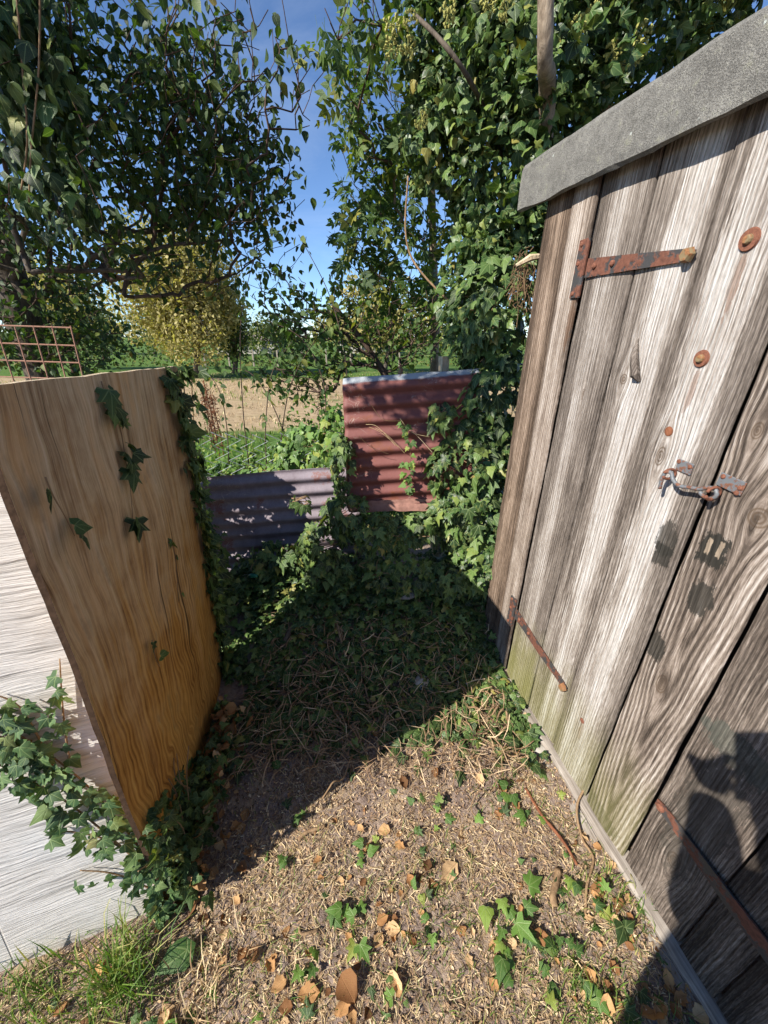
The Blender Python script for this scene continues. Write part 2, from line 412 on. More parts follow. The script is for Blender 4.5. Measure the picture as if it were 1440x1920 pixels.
def build_ground():
    def axis(lo, hi, step, far, k=1.16):
        core = list(np.arange(lo, hi + 1e-6, step)); out = core[:]
        s = step; a = hi
        while a < far: s *= k; a += s; out.append(a)
        s = step; a = lo
        while a > -far: s *= k; a -= s; out.insert(0, a)
        return np.array(out)
    xs = axis(-1.3, 1.2, .012, 900); ys = axis(-.1, 2.2, .012, 900)
    X, Y = np.meshgrid(xs, ys); Z = ground_h(X, Y)
    # small clods
    P = np.stack([X, Y, X * 0], -1)
    near = (1 - sst(np.hypot(X, Y - 1), 1.6, 3.0))
    Z = Z + near * ((vnoise(P, 60) ** 3) * .014 + (vnoise(P, 35) - .5) * .006)
    ny, nx = X.shape
    V = np.stack([X, Y, Z], -1).reshape(-1, 3)
    i = (np.arange(ny - 1)[:, None] * nx + np.arange(nx - 1)[None]).reshape(-1)
    Fc = np.stack([i, i + 1, i + nx + 1, i + nx], 1)
    b = NB('soil_and_field'); p = b.tc('Object'); s = b.sep(p)
    n1 = b.noise(p, 9, 6, .65); n2 = b.noise(p, 70, 5, .7); n3 = b.noise(p, 300, 3, .6)
    soil = b.ramp(b.add(b.mul(n1, .4), b.mul(n2, .6)), [(.28, (.10, .070, .056)), (.46, (.24, .178, .145)), (.64, (.41, .32, .265)), (.82, (.55, .455, .375))])
    lit = b.sstep(b.add(n1, b.mul(n3, .5)), .72, .95)
    soil = b.mix(b.mul(lit, .6), soil, (.40, .29, .15))
    # field: pale mown strips and green strips
    fn = b.noise(b.vmul(p, (.6, 1.2, 1)), .9, 5, .6); ff = b.noise(p, 6, 5, .7)
    bandv = b.noise(b.comb(b.mul(s[0], .05), b.mul(s[1], .34), 3.3), 1.0, 3)
    grass = b.ramp(ff, [(.25, (.035, .075, .015)), (.55, (.085, .15, .03)), (.8, (.17, .21, .06))])
    dry = b.ramp(ff, [(.25, (.24, .17, .095)), (.6, (.40, .30, .18)), (.85, (.52, .42, .28))])
    dmask = b.mul(b.sstep(s[1], 6.2, 7.6), b.math('SUBTRACT', 1, b.sstep(s[1], 15.5, 18)))
    dm = b.sstep(b.add(b.mul(b.add(fn, bandv), .5), b.mul(b.sub(dmask, .5), .30)), .40, .60)
    field = b.mix(dm, grass, dry)
    col = b.mix(b.sstep(b.add(s[1], b.mul(b.sub(n1, .5), 1.0)), 2.2, 3.2), soil, field)
    nr = b.bump(b.add(n2, b.mul(n3, .5)), .9, .012)
    m = b.done(b.bsdf(col, .95, .1, 0, nr))
    o = obj('ground', mesh_np('ground', V, Fc, smooth=True), m)
    tag(o, 'bare trodden soil passage running out into a mown field', None, None, 'structure')
build_ground()

# ------------------------------------------------------------------ the shed
P0 = np.array((.603, 1.582)); WD = np.array((.2044, -.9789)); WN = np.array((-.9789, -.2044))
SHED_RZ = math.atan2(WD[1], WD[0])
shed = empty('garden_shed', (P0[0], P0[1], 0), SHED_RZ)
tag(shed, 'weathered grey plank shed with felt roof edge and rusty strap hinges', 'shed')
LEAN = .036

def wallpt(s, z, off=0.0):
    q = P0 + WD * s + WN * off; return np.array((q[0], q[1], z))

def plank_mesh(name, wd, z0, z1, th, seed, lean=LEAN, rag=.0022, nz=48, nx=6, cup=.002, tip=0.0):
    r = np.random.default_rng(seed); zs = np.linspace(z0, z1, nz)
    P = np.stack([zs * 0 + seed, zs * 0, zs], -1)
    eL = (vnoise(P, 7) - .5) * 2 * rag + (vnoise(P, 31) - .5) * rag
    P2 = P + 40
    eR = (vnoise(P2, 7) - .5) * 2 * rag + (vnoise(P2, 31) - .5) * rag
    V = []; Fc = []
    prof = [(0.0, 0.0, 'b'), (0.0, .004 / th, 'b')]
    us = [0.0, .008] + list(np.linspace(.06, .94, nx)) + [.992, 1.0]
    m = len(us)
    for k, z in enumerate(zs):
        a = eL[k]; c = wd + eR[k]
        row = []
        for j, u in enumerate(us):
            xx = a + (c - a) * u + lean * z
            yy = -th + (.0035 if j in (0, m - 1) else 0) + cup * (2 * u - 1) ** 2
            row.append((xx, yy, z))
        row.append((c + lean * z, -th + .009, z)); row.append((a + lean * z, -th + .009, z))
        V += row
    n = m + 2
    for k in range(nz - 1):
        for j in range(n):
            j2 = (j + 1) % n
            Fc.append((k * n + j, k * n + j2, (k + 1) * n + j2, (k + 1) * n + j))
    Fc.append(tuple(range(n))[::-1]); Fc.append(tuple((nz - 1) * n + j for j in range(n)))
    me = mesh_np(name, V, Fc); return me

BLK = (.020, .019, .016)
planks = [  # name, parent key, s0, width, z0, z1, thickness(front offset), material kwargs
    ('corner_board', None, -.158, .150, .02, 1.99, .030, dict(light=.40, warm=.55, knots=[(.06, .9, .03, .09, .01)])),
    ('corner_board', None, -.002, .112, .02, 1.99, .034, dict(light=.50, bleach=(.12, .8, .16), warm=.25, knots=[(.07, .95, .02, .10, .008)], stains=[(.10, 1.60, .014, .10, (.10, .055, .032), .6, 0), (.09, .28, .02, .12, (.09, .05, .03), .5, 0)])),
    ('plank', 'L', .116, .196, .03, 1.98, .024, dict(light=.48, bleach=(.30, .62, .13), moss=.8, knots=[(.11, 1.38, .02, .06, .012)])),
    ('plank', 'L', .317, .187, .035, 1.98, .022, dict(light=.50, bleach=(.40, .88, .25), moss=.55, knots=[(.06, 1.44, .05, .05, .02), (.1, .25, .012, .02, .004)])),
    ('plank', 'L', .509, .198, .03, 1.98, .026, dict(light=.50, bleach=(.20, .70, .26), moss=.45, knots=[(.06, 1.27, .045, .09, .03)],
        stains=[(.084, 1.43, .010, .06, (.14, .075, .045), .55, 0), (.100, 1.64, .010, .065, (.14, .075, .045), .55, 0), (.10, .26, .012, .05, (.12, .07, .04), .4, 0), (.150, 1.075, .030, .060, BLK, .75, 0), (.155, 1.03, .026, .035, BLK, .85, 1)])),
    ('plank', 'R', .7165, .1735, .03, 1.98, .028, dict(light=.47, bleach=(.75, .98, .16), moss=.4, cath=(.085, .07, .016), warm=.18,
        knots=[(.115, 1.215, .075, .075, .03), (.045, 1.378, .04, .06, .02), (.075, .70, .05, .10, .02)],
        stains=[(.0586, 1.108, .036, .044, BLK, .95, 1), (.046, 1.112, .006, .022, (.24, .19, .14), .9, 1), (.072, 1.116, .006, .022, (.24, .19, .14), .9, 1), (.075, .985, .034, .055, BLK, .85, 0), (.02, .785, .034, .05, BLK, .85, 0), (.05, .06, .1, .05, (.03, .03, .02), .5, 0)])),
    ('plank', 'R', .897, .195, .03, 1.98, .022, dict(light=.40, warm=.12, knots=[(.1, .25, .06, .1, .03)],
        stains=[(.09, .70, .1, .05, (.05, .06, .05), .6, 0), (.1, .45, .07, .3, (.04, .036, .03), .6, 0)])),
    ('plank', 'R', 1.098, .095, .03, 1.98, .024, dict(light=.20)),  # dark stained planks, tone lowered further to deepen the photographer's shadow
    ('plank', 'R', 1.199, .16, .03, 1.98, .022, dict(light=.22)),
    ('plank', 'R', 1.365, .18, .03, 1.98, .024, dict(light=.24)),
]
door_l = empty('door', (0, 0, 0), 0, shed); door_r = empty('door', (0, 0, 0), 0, shed)
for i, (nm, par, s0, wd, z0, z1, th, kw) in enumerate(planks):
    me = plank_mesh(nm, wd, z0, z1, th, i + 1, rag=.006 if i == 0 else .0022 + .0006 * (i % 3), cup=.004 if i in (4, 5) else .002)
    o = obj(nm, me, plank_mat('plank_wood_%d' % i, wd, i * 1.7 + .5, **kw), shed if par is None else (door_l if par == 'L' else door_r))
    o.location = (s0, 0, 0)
door_l["label"] = 'door leaf of bleached planks hung on two rusty strap hinges'
door_r["label"] = 'door leaf with swirling grain, black stains and a bare knot'

M['oldwood'] = plank_mat('old_wood', .3, 33.0, 0.0, light=.45)
# dark sheet added behind the plank gaps, other walls, roof
M['inside'] = solid('dark_gap_backing', (.07, .055, .045), .9, .1)
DEP = 1.25
bm = box_bm(-.13, 1.70, .40, .415, .03, 2.06); bm_obj('gap_backing', bm, M['inside'], shed)
bm = box_bm(.10, 1.70, -.010, .018, 1.80, 2.02); bm_obj('ledge', bm, M['oldwood'], shed)
bm = box_bm(-.165, -.135, .05, DEP, .03, 1.96); bm_obj('side_wall', bm, M['oldwood'], shed)
bm = box_bm(1.72, 1.75, .05, DEP, .03, 1.96); bm_obj('side_wall', bm, M['oldwood'], shed)
bm = box_bm(-.16, 1.75, DEP, DEP + .03, .03, 1.9); bm_obj('rear_wall', bm, M['oldwood'], shed)
# felt roof with turned down edge
b = NB('mineral_felt'); p = b.tc('Object')
n1 = b.noise(p, 380, 3, .7); n2 = b.noise(p, 9, 5, .6); n3 = b.noise(p, 46, 5, .7)
col = b.ramp(b.add(b.mul(n1, .55), b.add(b.mul(n3, .3), b.mul(n2, .15))), [(.3, (.055, .053, .048)), (.48, (.15, .145, .132)), (.6, (.27, .262, .238)), (.78, (.46, .45, .41))])
col = b.mix(b.mul(b.sstep(n3, .55, .75), .45), col, (.22, .23, .13))
vd = b.voro(p, 14); vm = b.math('SUBTRACT', 1, b.sstep(b.add(vd, b.mul(n3, .08)), .075, .10))
col = b.mix(b.mul(vm, .75), col, (.50, .54, .50))
M['felt'] = b.done(b.bsdf(col, .9, .2, 0, b.bump(b.add(n1, b.mul(n3, .8)), .8, .006)))
def felt_edge():
    S = np.linspace(-.205, 1.85, 110); r = []
    prof = [(-.062, 1.962), (-.075, 1.966), (-.0765, 2.03), (-.075, 2.088), (-.066, 2.100), (-.03, 2.112), (.25, 2.15), (1.45, 2.30), (1.45, 2.27), (.25, 2.12), (-.02, 2.085), (-.055, 2.07)]
    V = []; n = len(prof); Fc = []
    for k, s in enumerate(S):
        for j, (y, z) in enumerate(prof):
            q = np.array((s * 3 + j * .0, j * .7, 1.0))
            dz = (vnoise(q, 2.3) - .5) * .010 + (vnoise(q, 9) - .5) * .004; dy = (vnoise(q + 9, 3.1) - .5) * .009
            V.append((s, y + dy * (j < 7), z + dz * (j < 6) - .035 * (s + .2)))
    for k in range(len(S) - 1):
        for j in range(n):
            j2 = (j + 1) % n; Fc.append((k * n + j2, k * n + j, (k + 1) * n + j, (k + 1) * n + j2))
    Fc.append(tuple(range(n))); Fc.append(tuple((len(S) - 1) * n + j for j in range(n))[::-1])
    return mesh_np('roof', V, Fc)
rf = obj('roof', felt_edge(), M['felt'], shed)
rf["label"] = 'roof of grey mineral felt turned down over the front edge'
bm = box_bm(-.19, 1.8, -.052, .03, 1.975, 2.05, .004); f = bm_obj('barge_board', bm, M['oldwood'], rf); f.rotation_euler = (0, math.radians(1.9), 0)

# plinth and loose blocks along the foot of the doors
def sill_mesh(s0, s1, y0, y1, z1, seed):
    S = np.linspace(s0, s1, 60); V = []; Fc = []
    for s in S:
        e = (vnoise(np.array((s, seed, 0.)), 14) - .5) * .012; t = (vnoise(np.array((s, seed, 5.)), 9) - .5) * .014
        for (y, z) in ((y0 + e, -.04), (y0 + e, z1 - .008 + t), (y0 + e + .007, z1 + t), (y1, z1 + .004 + t), (y1, -.04)):
            V.append((y, s, z))   # local x across, y along: rotated below so the grain runs along
    n = 5
    for k in range(59):
        for j in range(n):
            j2 = (j + 1) % n; Fc.append((k * n + j, k * n + j2, (k + 1) * n + j2, (k + 1) * n + j))
    Fc.append(tuple(range(n))[::-1]); Fc.append(tuple(59 * n + j for j in range(n)))
    V = [(p[1], p[0], p[2]) for p in V]; Fc = [q[::-1] for q in Fc]
    return mesh_np('sill', V, Fc)
b = NB('sill_weathered'); p = b.tc('Object'); sx = b.sep(p)
nf = b.noise(b.comb(b.mul(sx[0], 6), b.mul(sx[1], 160), b.mul(sx[2], 160)), 1, 5, .6); nb2 = b.noise(p, 14, 4)
col = b.ramp(b.add(b.mul(nf, .6), b.mul(nb2, .4)), [(.25, (.10, .08, .062)), (.5, (.27, .235, .20)), (.75, (.46, .42, .37))])
M['sillw'] = b.done(b.bsdf(col, .9, .15, 0, b.bump(nf, .5, .004)))
o = obj('sill_beam', sill_mesh(.02, 1.75, -.050, .01, .022, 2.), M['sillw'], shed)
o = obj('base_board', sill_mesh(.50, 1.75, -.085, -.053, -.004, 5.), M['sillw'], shed)

# ---- hinges
def strap(name, s0, z0, s1, z1, w0, w1, y, mat, parent):
    S = 20; V = []; Fc = []
    d = np.array((s1 - s0, z1 - z0)); L = np.hypot(*d); d /= L; nn = np.array((-d[1], d[0]))
    ts = np.linspace(0, 1, S)
    for t in ts:
        w_ = (w0 + (w1 - w0) * t) * (1 if t < .97 else .7) / 2
        c = np.array((s0, z0)) + d * L * t
        for sg, yy in ((-1, y), (-1, y - .0045), (1, y - .0045), (1, y)):
            q = c + nn * sg * w_; V.append((q[0], yy + .0012 * math.sin(t * 9), q[1]))
    for k in range(S - 1):
        for j in range(4):
            j2 = (j + 1) % 4; Fc.append((k * 4 + j, k * 4 + j2, (k + 1) * 4 + j2, (k + 1) * 4 + j))
    Fc.append((3, 2, 1, 0)); Fc.append(tuple((S - 1) * 4 + j for j in range(4)))
    return obj(name, mesh_np(name, V, Fc), mat, parent)

def dome(name, s, y, z, r, h, mat, parent, seg=14, flat=.5):
    V = [(s, y - h, z)]; Fc = []
    rings = [(r * flat, y - h), (r * .92, y - h * .55), (r, y)]
    for rr, yy in rings:
        for k in range(seg):
            a = 2 * math.pi * k / seg; V.append((s + rr * math.cos(a), yy, z + rr * math.sin(a)))
    for k in range(seg): Fc.append((0, 1 + (k + 1) % seg, 1 + k))
    for j in range(2):
        for k in range(seg):
            k2 = (k + 1) % seg; Fc.append((1 + j * seg + k, 1 + j * seg + k2, 1 + (j + 1) * seg + k2, 1 + (j + 1) * seg + k))
    return obj(name, mesh_np(name, V, Fc), mat, parent)

M['brass'] = rust_mat('old_bolt', (.20, .15, .08), (.26, .12, .05), .4, 60)
YF = -.027
def tee_hinge(s0, z0, s1, z1, w0, w1, door, pl_h):
    h = empty('hinge', (0, 0, 0), 0, shed)
    strap('strap', s0 + .008, z0, s1, z1, w0, w1, YF, M['rust_paint'], h)
    V, Fc = tube([(s0 - .004, YF - .008, z0 - pl_h / 2), (s0 - .004 + LEAN * pl_h, YF - .008, z0 + pl_h / 2)], .0075, 10)
    obj('knuckle', mesh_np('knuckle', V, Fc), M['rust_paint'], h)
    bm = box_bm(s0 - .036, s0 - .006, -.0405, -.0365, z0 - pl_h / 2, z0 + pl_h / 2, .001)
    for v in bm.verts: v.co.x += LEAN * (v.co.z - z0)
    bm_obj('fixing_plate', bm, M['rust_paint'], h)
    for dz in (-.42, .1, .42): dome('screw', s0 - .022 + LEAN * dz * pl_h, -.0405, z0 + dz * pl_h, .007, .004, M['rust'], h)
    for t in (.12, .32):
        dome('screw', s0 + (s1 - s0) * t, YF - .0045, z0 + (z1 - z0) * t + .004, .0085, .007, M['rust'], h)
    dome('coach_bolt', s1 - .012, YF - .004, z1, .017, .014, M['brass'], h, 6, .75)
    return h
h = tee_hinge(.182, 1.737, .556, 1.716, .050, .024, door_l, .155); h["label"] = 'upper hinge of the bleached door leaf, rust over old black paint'
h = tee_hinge(.117, .395, .512, .345, .050, .024, door_l, .15); h["label"] = 'lower hinge of the bleached door leaf, brown with rust'
h = empty('hinge', (0, 0, 0), 0, shed); h["label"] = 'long rusty strap hinge low on the shaded door leaf'
strap('strap', 1.40, .335, .918, .365, .062, .030, -.0285, M['rust_paint'], h); dome('coach_bolt', .934, -.033, .364, .012, .008, M['rust'], h)
for (s, z, r) in ((.647, 1.504, .0185), (.671, 1.722, .0205)):
    bt = empty('washer_bolt', (0, 0, 0), 0, shed)
    dome('washer', s, -.0275, z, r, .003, M['rust'], bt, 24, .93); dome('bolt_head', s, -.0305, z, .0095, .007, M['brass'], bt, 10, .7)
dome('nail_head', .6135, -.0265, .305, .010, .003, M['rust'], shed, 12)
dome('knot_plug', .618, -.0265, 1.335, .012, .0025, M['rust_stalk'], shed, 12)

# ---- hook and eye latch
lt = empty('hook_latch', (0, 0, 0), 0, shed)
def plate(s0, s1, z0, z1, y, tilt):
    bm = box_bm(-(s1 - s0) / 2, (s1 - s0) / 2, -.0018, .0018, -(z1 - z0) / 2, (z1 - z0) / 2, .0012)
    o = bm_obj('plate', bm, M['zincr'], lt, ((s0 + s1) / 2, y, (z0 + z1) / 2)); o.rotation_euler = (0, tilt, 0); return o

plate(.668, .709, 1.251, 1.279, -.0285, .05); plate(.776, .832, 1.249, 1.279, -.0325, .1)
for (s, z, y) in ((.672, 1.274, -.030), (.703, 1.27, -.030), (.785, 1.274, -.034), (.825, 1.262, -.034), (.822, 1.25, -.034)):
    dome('screw', s, y, z, .0055, .0035, M['rust'], lt, 10)
hk = smooth_poly([(.668, -.058, 1.205), (.668, -.060, 1.232), (.672, -.058, 1.249), (.684, -.056, 1.250), (.694, -.056, 1.236), (.712, -.055, 1.228), (.735, -.052, 1.232), (.757, -.050, 1.236), (.775, -.050, 1.246), (.790, -.050, 1.247), (.797, -.050, 1.237), (.789, -.050, 1.226), (.772, -.050, 1.224), (.760, -.050, 1.230)], 60)
V, Fc = tube(hk, .0046, 8); obj('hook', mesh_np('hook', V, Fc, smooth=True), M['zincr'], lt)
ey = [(.790 + .006 * math.sin(a) * 0, -.034 - .018 * (1 - math.cos(a)), 1.238 + .014 * math.sin(a)) for a in np.linspace(-math.pi * .9, math.pi * .9, 20)]
V, Fc = tube(ey, .0035, 8); obj('eye', mesh_np('eye', V, Fc, smooth=True), M['rust'], lt)
ey = [(.672, -.030 - .017 * (1 - math.cos(a)), 1.243 + .012 * math.sin(a)) for a in np.linspace(-math.pi * .9, math.pi * .9, 20)]
V, Fc = tube(ey, .0035, 8); obj('eye', mesh_np('eye', V, Fc, smooth=True), M['rust'], lt)
lt["label"] = 'small hook and eye catch joining the two doors'
# peeled splinter on the second plank
V, Fc = tube([(.447, -.024, 1.545), (.462, -.036, 1.50), (.478, -.034, 1.455), (.487, -.024, 1.44)], [.002, .010, .012, .004], 6)
obj('splinter', mesh_np('splinter', V, Fc), M['oldwood'], shed)

# ------------------------------------------------------------------ plywood board (leaning slightly to the passage)
def quad_sheet(name, bl, br, tr, tl, th, nx, nz, warp=.004, rag=.002, seed=1):
    """sheet whose local x runs bl->br, z up, y = thickness away from the seen face; returns object matrix + mesh"""
    bl, br, tr, tl = [np.array(q, float) for q in (bl, br, tr, tl)]
    ex = br - bl; L = np.linalg.norm(ex); ex /= L
    ez = (tl + tr) / 2 - (bl + br) / 2; ey = np.cross(ez, ex); ey /= np.linalg.norm(ey)
    ez = np.cross(ex, ey)
    R = np.stack([ex, ey, ez], 1)
    loc = lambda q: R.T @ (q - bl)
    cs = [loc(q) for q in (bl, br, tr, tl)]
    V = []; Fc = []
    for side in (0, 1):
        for k in range(nz + 1):
            for j in range(nx + 1):
                u, v = j / nx, k / nz
                q = (1 - u) * (1 - v) * cs[0] + u * (1 - v) * cs[1] + u * v * cs[2] + (1 - u) * v * cs[3]
                nq = np.array((u * 2.1 + seed, v * 2.7, 0.))
                q = q + np.array((0, (vnoise(nq, 1.6) - .5) * 2 * warp + side * th, 0))
                if j in (0, nx): q[0] += (vnoise(np.array((seed, v * 30, j * 1.)), 1) - .5) * 2 * rag
                if k in (0, nz): q[2] += (vnoise(np.array((u * 30, seed, k * 1.)), 1) - .5) * 2 * rag
                V.append(q)
    n = (nx + 1); off = n * (nz + 1)
    mats = []
    for k in range(nz):
        for j in range(nx):
            a = k * n + j
            Fc.append((a, a + 1, a + n + 1, a + n)); mats.append(0)
            Fc.append((off + a, off + a + n, off + a + n + 1, off + a + 1)); mats.append(0)
    def rim(idx, mi=1):
        for a, c in zip(idx[:-1], idx[1:]): Fc.append((a, a + off, c + off, c)); mats.append(mi)
    rim([j for j in range(n)]); rim([k * n + nx for k in range(nz + 1)])
    rim([nz * n + j for j in range(n)][::-1], 2); rim([k * n for k in range(nz + 1)][::-1])
    me = mesh_np(name, V, Fc); me.polygons.foreach_set('material_index', np.array(mats, np.int32))
    Mx = Matrix(((ex[0], ey[0], ez[0], bl[0]), (ex[1], ey[1], ez[1], bl[1]), (ex[2], ey[2], ez[2], bl[2]), (0, 0, 0, 1)))
    return me, Mx

b = NB('weathered_plywood'); o3 = b.sep(b.tc('Object')); x, z = o3[0], o3[2]
lowf = b.noise(b.comb(b.mul(x, 2.2), 5.0, b.mul(z, 1.5)), 1.0, 3, .5)
sw = b.noise(b.comb(b.mul(x, 5), 1.0, b.mul(z, 4)), 1.0, 2)
low = b.math('SUBTRACT', 1, b.sstep(z, .15, .95))
xg = b.add(x, b.add(b.mul(b.sub(lowf, .5), .14), b.mul(b.mul(b.sub(sw, .5), b.add(low, .2)), .15)))
fine = b.noise(b.comb(b.mul(xg, 230), 2.0, b.mul(z, 9)), 1, 6, .7)
mid = b.noise(b.comb(b.mul(xg, 46), 6.0, b.mul(z, 1.3)), 1, 4, .62)
big = b.noise(b.comb(b.mul(xg, 11), 9.0, b.mul(z, 1.0)), 1, 4, .6)
blot = b.noise(b.comb(b.mul(x, 5), 3.0, b.mul(z, 4)), 1, 5, .65)
ring = b.add(.5, b.mul(b.math('SINE', b.add(b.mul(xg, 330), b.mul(mid, 6))), .5))
v = b.add(b.mul(mid, .40), b.add(b.mul(fine, .30), b.mul(blot, .30)))
grey = b.ramp(v, [(.36, (.14, .080, .042)), (.44, (.38, .255, .15)), (.52, (.58, .44, .285)), (.64, (.80, .68, .52))])
gold = b.ramp(b.add(b.mul(v, .92), b.mul(ring, .08)), [(.37, (.14, .052, .014)), (.45, (.40, .185, .045)), (.54, (.60, .315, .08)), (.68, (.76, .48, .16))])
tm = b.sstep(b.add(z, b.add(b.mul(b.sub(big, .5), 1.5), b.mul(b.sub(blot, .5), 1.3))), .35, 1.5)
col = b.mix(tm, gold, grey)
orange = b.sstep(b.add(b.mul(big, .5), b.add(b.mul(blot, .4), b.mul(fine, .1))), .49, .60)
col = b.mix(b.mul(orange, .7), col, b.mix(.6, col, (.66, .33, .10)))
dark = b.sstep(b.add(blot, b.mul(b.sub(mid, .5), .4)), .56, .72); col = b.mix(b.mul(dark, .65), col, b.mix(.7, col, (.06, .04, .02)))
crack = b.noise(b.comb(b.mul(xg, 60), 12.0, b.mul(z, .9)), 1, 3, .5)
cr = b.sstep(b.add(crack, b.mul(b.sub(fine, .5), .12)), .64, .69); col = b.mix(b.mul(cr, .75), col, (.05, .028, .015))
rt = b.mul(b.sstep(b.add(x, b.mul(b.sub(mid, .5), .3)), .66, .86), b.sstep(fine, .42, .6)); col = b.mix(b.mul(rt, .55), col, (.09, .05, .028))
M['ply'] = b.done(b.bsdf(col, .85, .18, 0, b.bump(b.add(b.mul(mid, .7), b.add(b.mul(fine, .5), b.mul(cr, -.8))), .8, .010)))
M['plyedge'] = solid('plywood_edge', (.07, .042, .026), .9, .1, 0, .6, 60, .5)
BB = [(-.643, .594, -.03), (-.802, 1.475, -.03), (-.722, 1.475, 1.452), (-.603, .600, 1.482)]
me, Mx = quad_sheet('plywood_board', *BB, .013, 24, 40, .008, .003, 3)
me.materials.append(M['ply']); me.materials.append(M['plyedge']); me.materials.append(M['cutwood'])
board = obj('plywood_board', me); board.matrix_world = Mx
tag(board, 'tall weathered plywood board with golden foot standing in the shade', 'board')

# ------------------------------------------------------------------ white panel
b = NB('white_grained_panel'); o3 = b.sep(b.tc('Object')); x, z = o3[0], o3[2]
wob = b.noise(b.comb(b.mul(x, 2.5), 1.0, b.mul(z, 3)), 1, 3)
zg = b.add(z, b.mul(b.sub(wob, .5), .06))
g1 = b.noise(b.comb(b.mul(x, 7), 2.0, b.mul(zg, 150)), 1, 5, .6)
g2 = b.noise(b.comb(b.mul(x, 2.2), 4.0, b.mul(zg, 42)), 1, 4, .6)
bl = b.noise(b.comb(b.mul(x, 3), 4.0, b.mul(z, 4)), 1, 4, .6)
gv = b.add(b.mul(g1, .6), b.mul(g2, .4))
col = b.ramp(gv, [(.32, (.22, .205, .185)), (.42, (.48, .455, .415)), (.52, (.66, .63, .58)), (.75, (.76, .73, .685))])
col = b.mix(b.mul(b.sstep(bl, .5, .7), .22), col, b.mix(.5, col, (.46, .60, .70)))
dirt = b.math('SUBTRACT', 1, b.sstep(b.add(z, b.mul(bl, .3)), .12, .4)); col = b.mix(b.mul(dirt, .18), col, (.45, .36, .24))
gl = b.math('ABSOLUTE', b.sub(b.math('PINGPONG', b.add(x, .13), .42), .21)); gm = b.math('SUBTRACT', 1, b.sstep(b.add(gl, b.mul(g1, .002)), .0015, .004))
col = b.mix(b.mul(gm, .5), col, (.25, .23, .21)); gv = b.sub(gv, b.mul(gm, .25))
M['white'] = b.done(b.bsdf(col, .7, .2, 0, b.bump(gv, .9, .012)))
wl = np.array((-1.85, .147, -.03)); wr = np.array((-.650, .591, -.03))
back = np.array((-.347, .938, 0)) * .24
me, Mx = quad_sheet('white_panel', wl, wr, wr + back + (0, 0, 1.345), wl + back + (0, 0, 1.345), .012, 30, 20, .003, .0015, 8)
me.materials.append(M['white']); me.materials.append(solid('panel_edge', (.62, .6, .55), .8)); me.materials.append(me.materials[1])
o = obj('white_panel', me); o.matrix_world = Mx
tag(o, 'pale wood-grained panel in full sun leaning beside the plywood board', 'panel')
PANEL_M = Mx.copy(); BOARD_M = board.matrix_world.copy(); BOARD_M = Matrix(board.matrix_world)

# grey slats behind the panel top
sl = empty('grey_slat_screen', (-1.25, .95, 0)); tag(sl, 'old grey slat screen showing above the pale panel', 'screen')
for k in range(6):
    wdt = .085; me = plank_mesh('slat', wdt, 0, 1.31, .012, 60 + k, 0.0, .003, 16, 3, .001)
    o = obj('slat', me, M['oldwood'], sl); o.location = (-.12 + k * .094, 0.0 + .13 * k * .094 * 3, 0); o.rotation_euler = (-.03, 0, .35)

# ------------------------------------------------------------------ wire mesh panel
wm = empty('wire_mesh_panel', (-2.2, 2.2, 0)); tag(wm, 'rusty welded wire mesh standing behind the plywood board', 'mesh panel')
dx, dz = .094, .0835
for k in range(9):
    x0 = -1.581 - dx * k
    V, Fc = tube([(x0 + 2.2, 0, 1.597), (x0 + 2.2 - .030 * (1 if k == 0 else 1), .02, 1.30), (x0 + 2.2 - .10, .06, .2)], .0036, 5)
    obj('wire', mesh_np('wire', V, Fc), M['rust_wire'], wm)
for k in range(9):
    z0 = 1.600 - dz * k
    V, Fc = tube([(-2.35 + 2.2, .006 * k, z0 + .012), (-1.578 + 2.2 - .01 * k, .006 * k, z0 - .012)], .0036, 5)
    obj('wire', mesh_np('wire', V, Fc), M['rust_wire'], wm)

# ------------------------------------------------------------------ corrugated sheets
def corrugated(name, x0, x1, z0, z1, y, slope, mat, seed, pitch=.076, amp=.0095, lean=0.0, curl=0.0):
    nz = int((z1 - z0) / .004); nx = 30; V = []; Fc = []
    for k in range(nz + 1):
        zz = z0 + (z1 - z0) * k / nz
        for j in range(nx + 1):
            u = j / nx; xx = x0 + (x1 - x0) * u
            dn = vnoise(np.array((xx * 3 + seed, zz * 4, seed)), 1.2) - .5
            d2 = vnoise(np.array((xx * 12 + seed, zz * 12, seed)), 1.2) - .5
            yy = y + amp * math.sin(2 * math.pi * (z1 - zz) / pitch + .6) + dn * .02 + d2 * .004 + lean * (zz - z0)
            e = 0
            top = max(0, (zz - (z1 - .035)) / .035)
            yy += curl * top * top
            zz2 = zz + slope * (xx - x0) + (vnoise(np.array((xx * 9, seed, 1.)), 1) - .5) * .010 * (1 if k in (0,) else top)
            xj = (vnoise(np.array((seed, zz * 25, 2.)), 1) - .5) * .008 if j in (0, nx) else 0
            V.append((xx + xj, yy, zz2))
    n = nx + 1
    for k in range(nz):
        for j in range(nx):
            a = k * n + j; Fc.append((a, a + 1, a + n + 1, a + n))
    me = mesh_np(name, V, np.array(Fc), smooth=True)
    o = obj(name, me, mat)
    md = o.modifiers.new('t', 'SOLIDIFY'); md.thickness = .0012
    return o
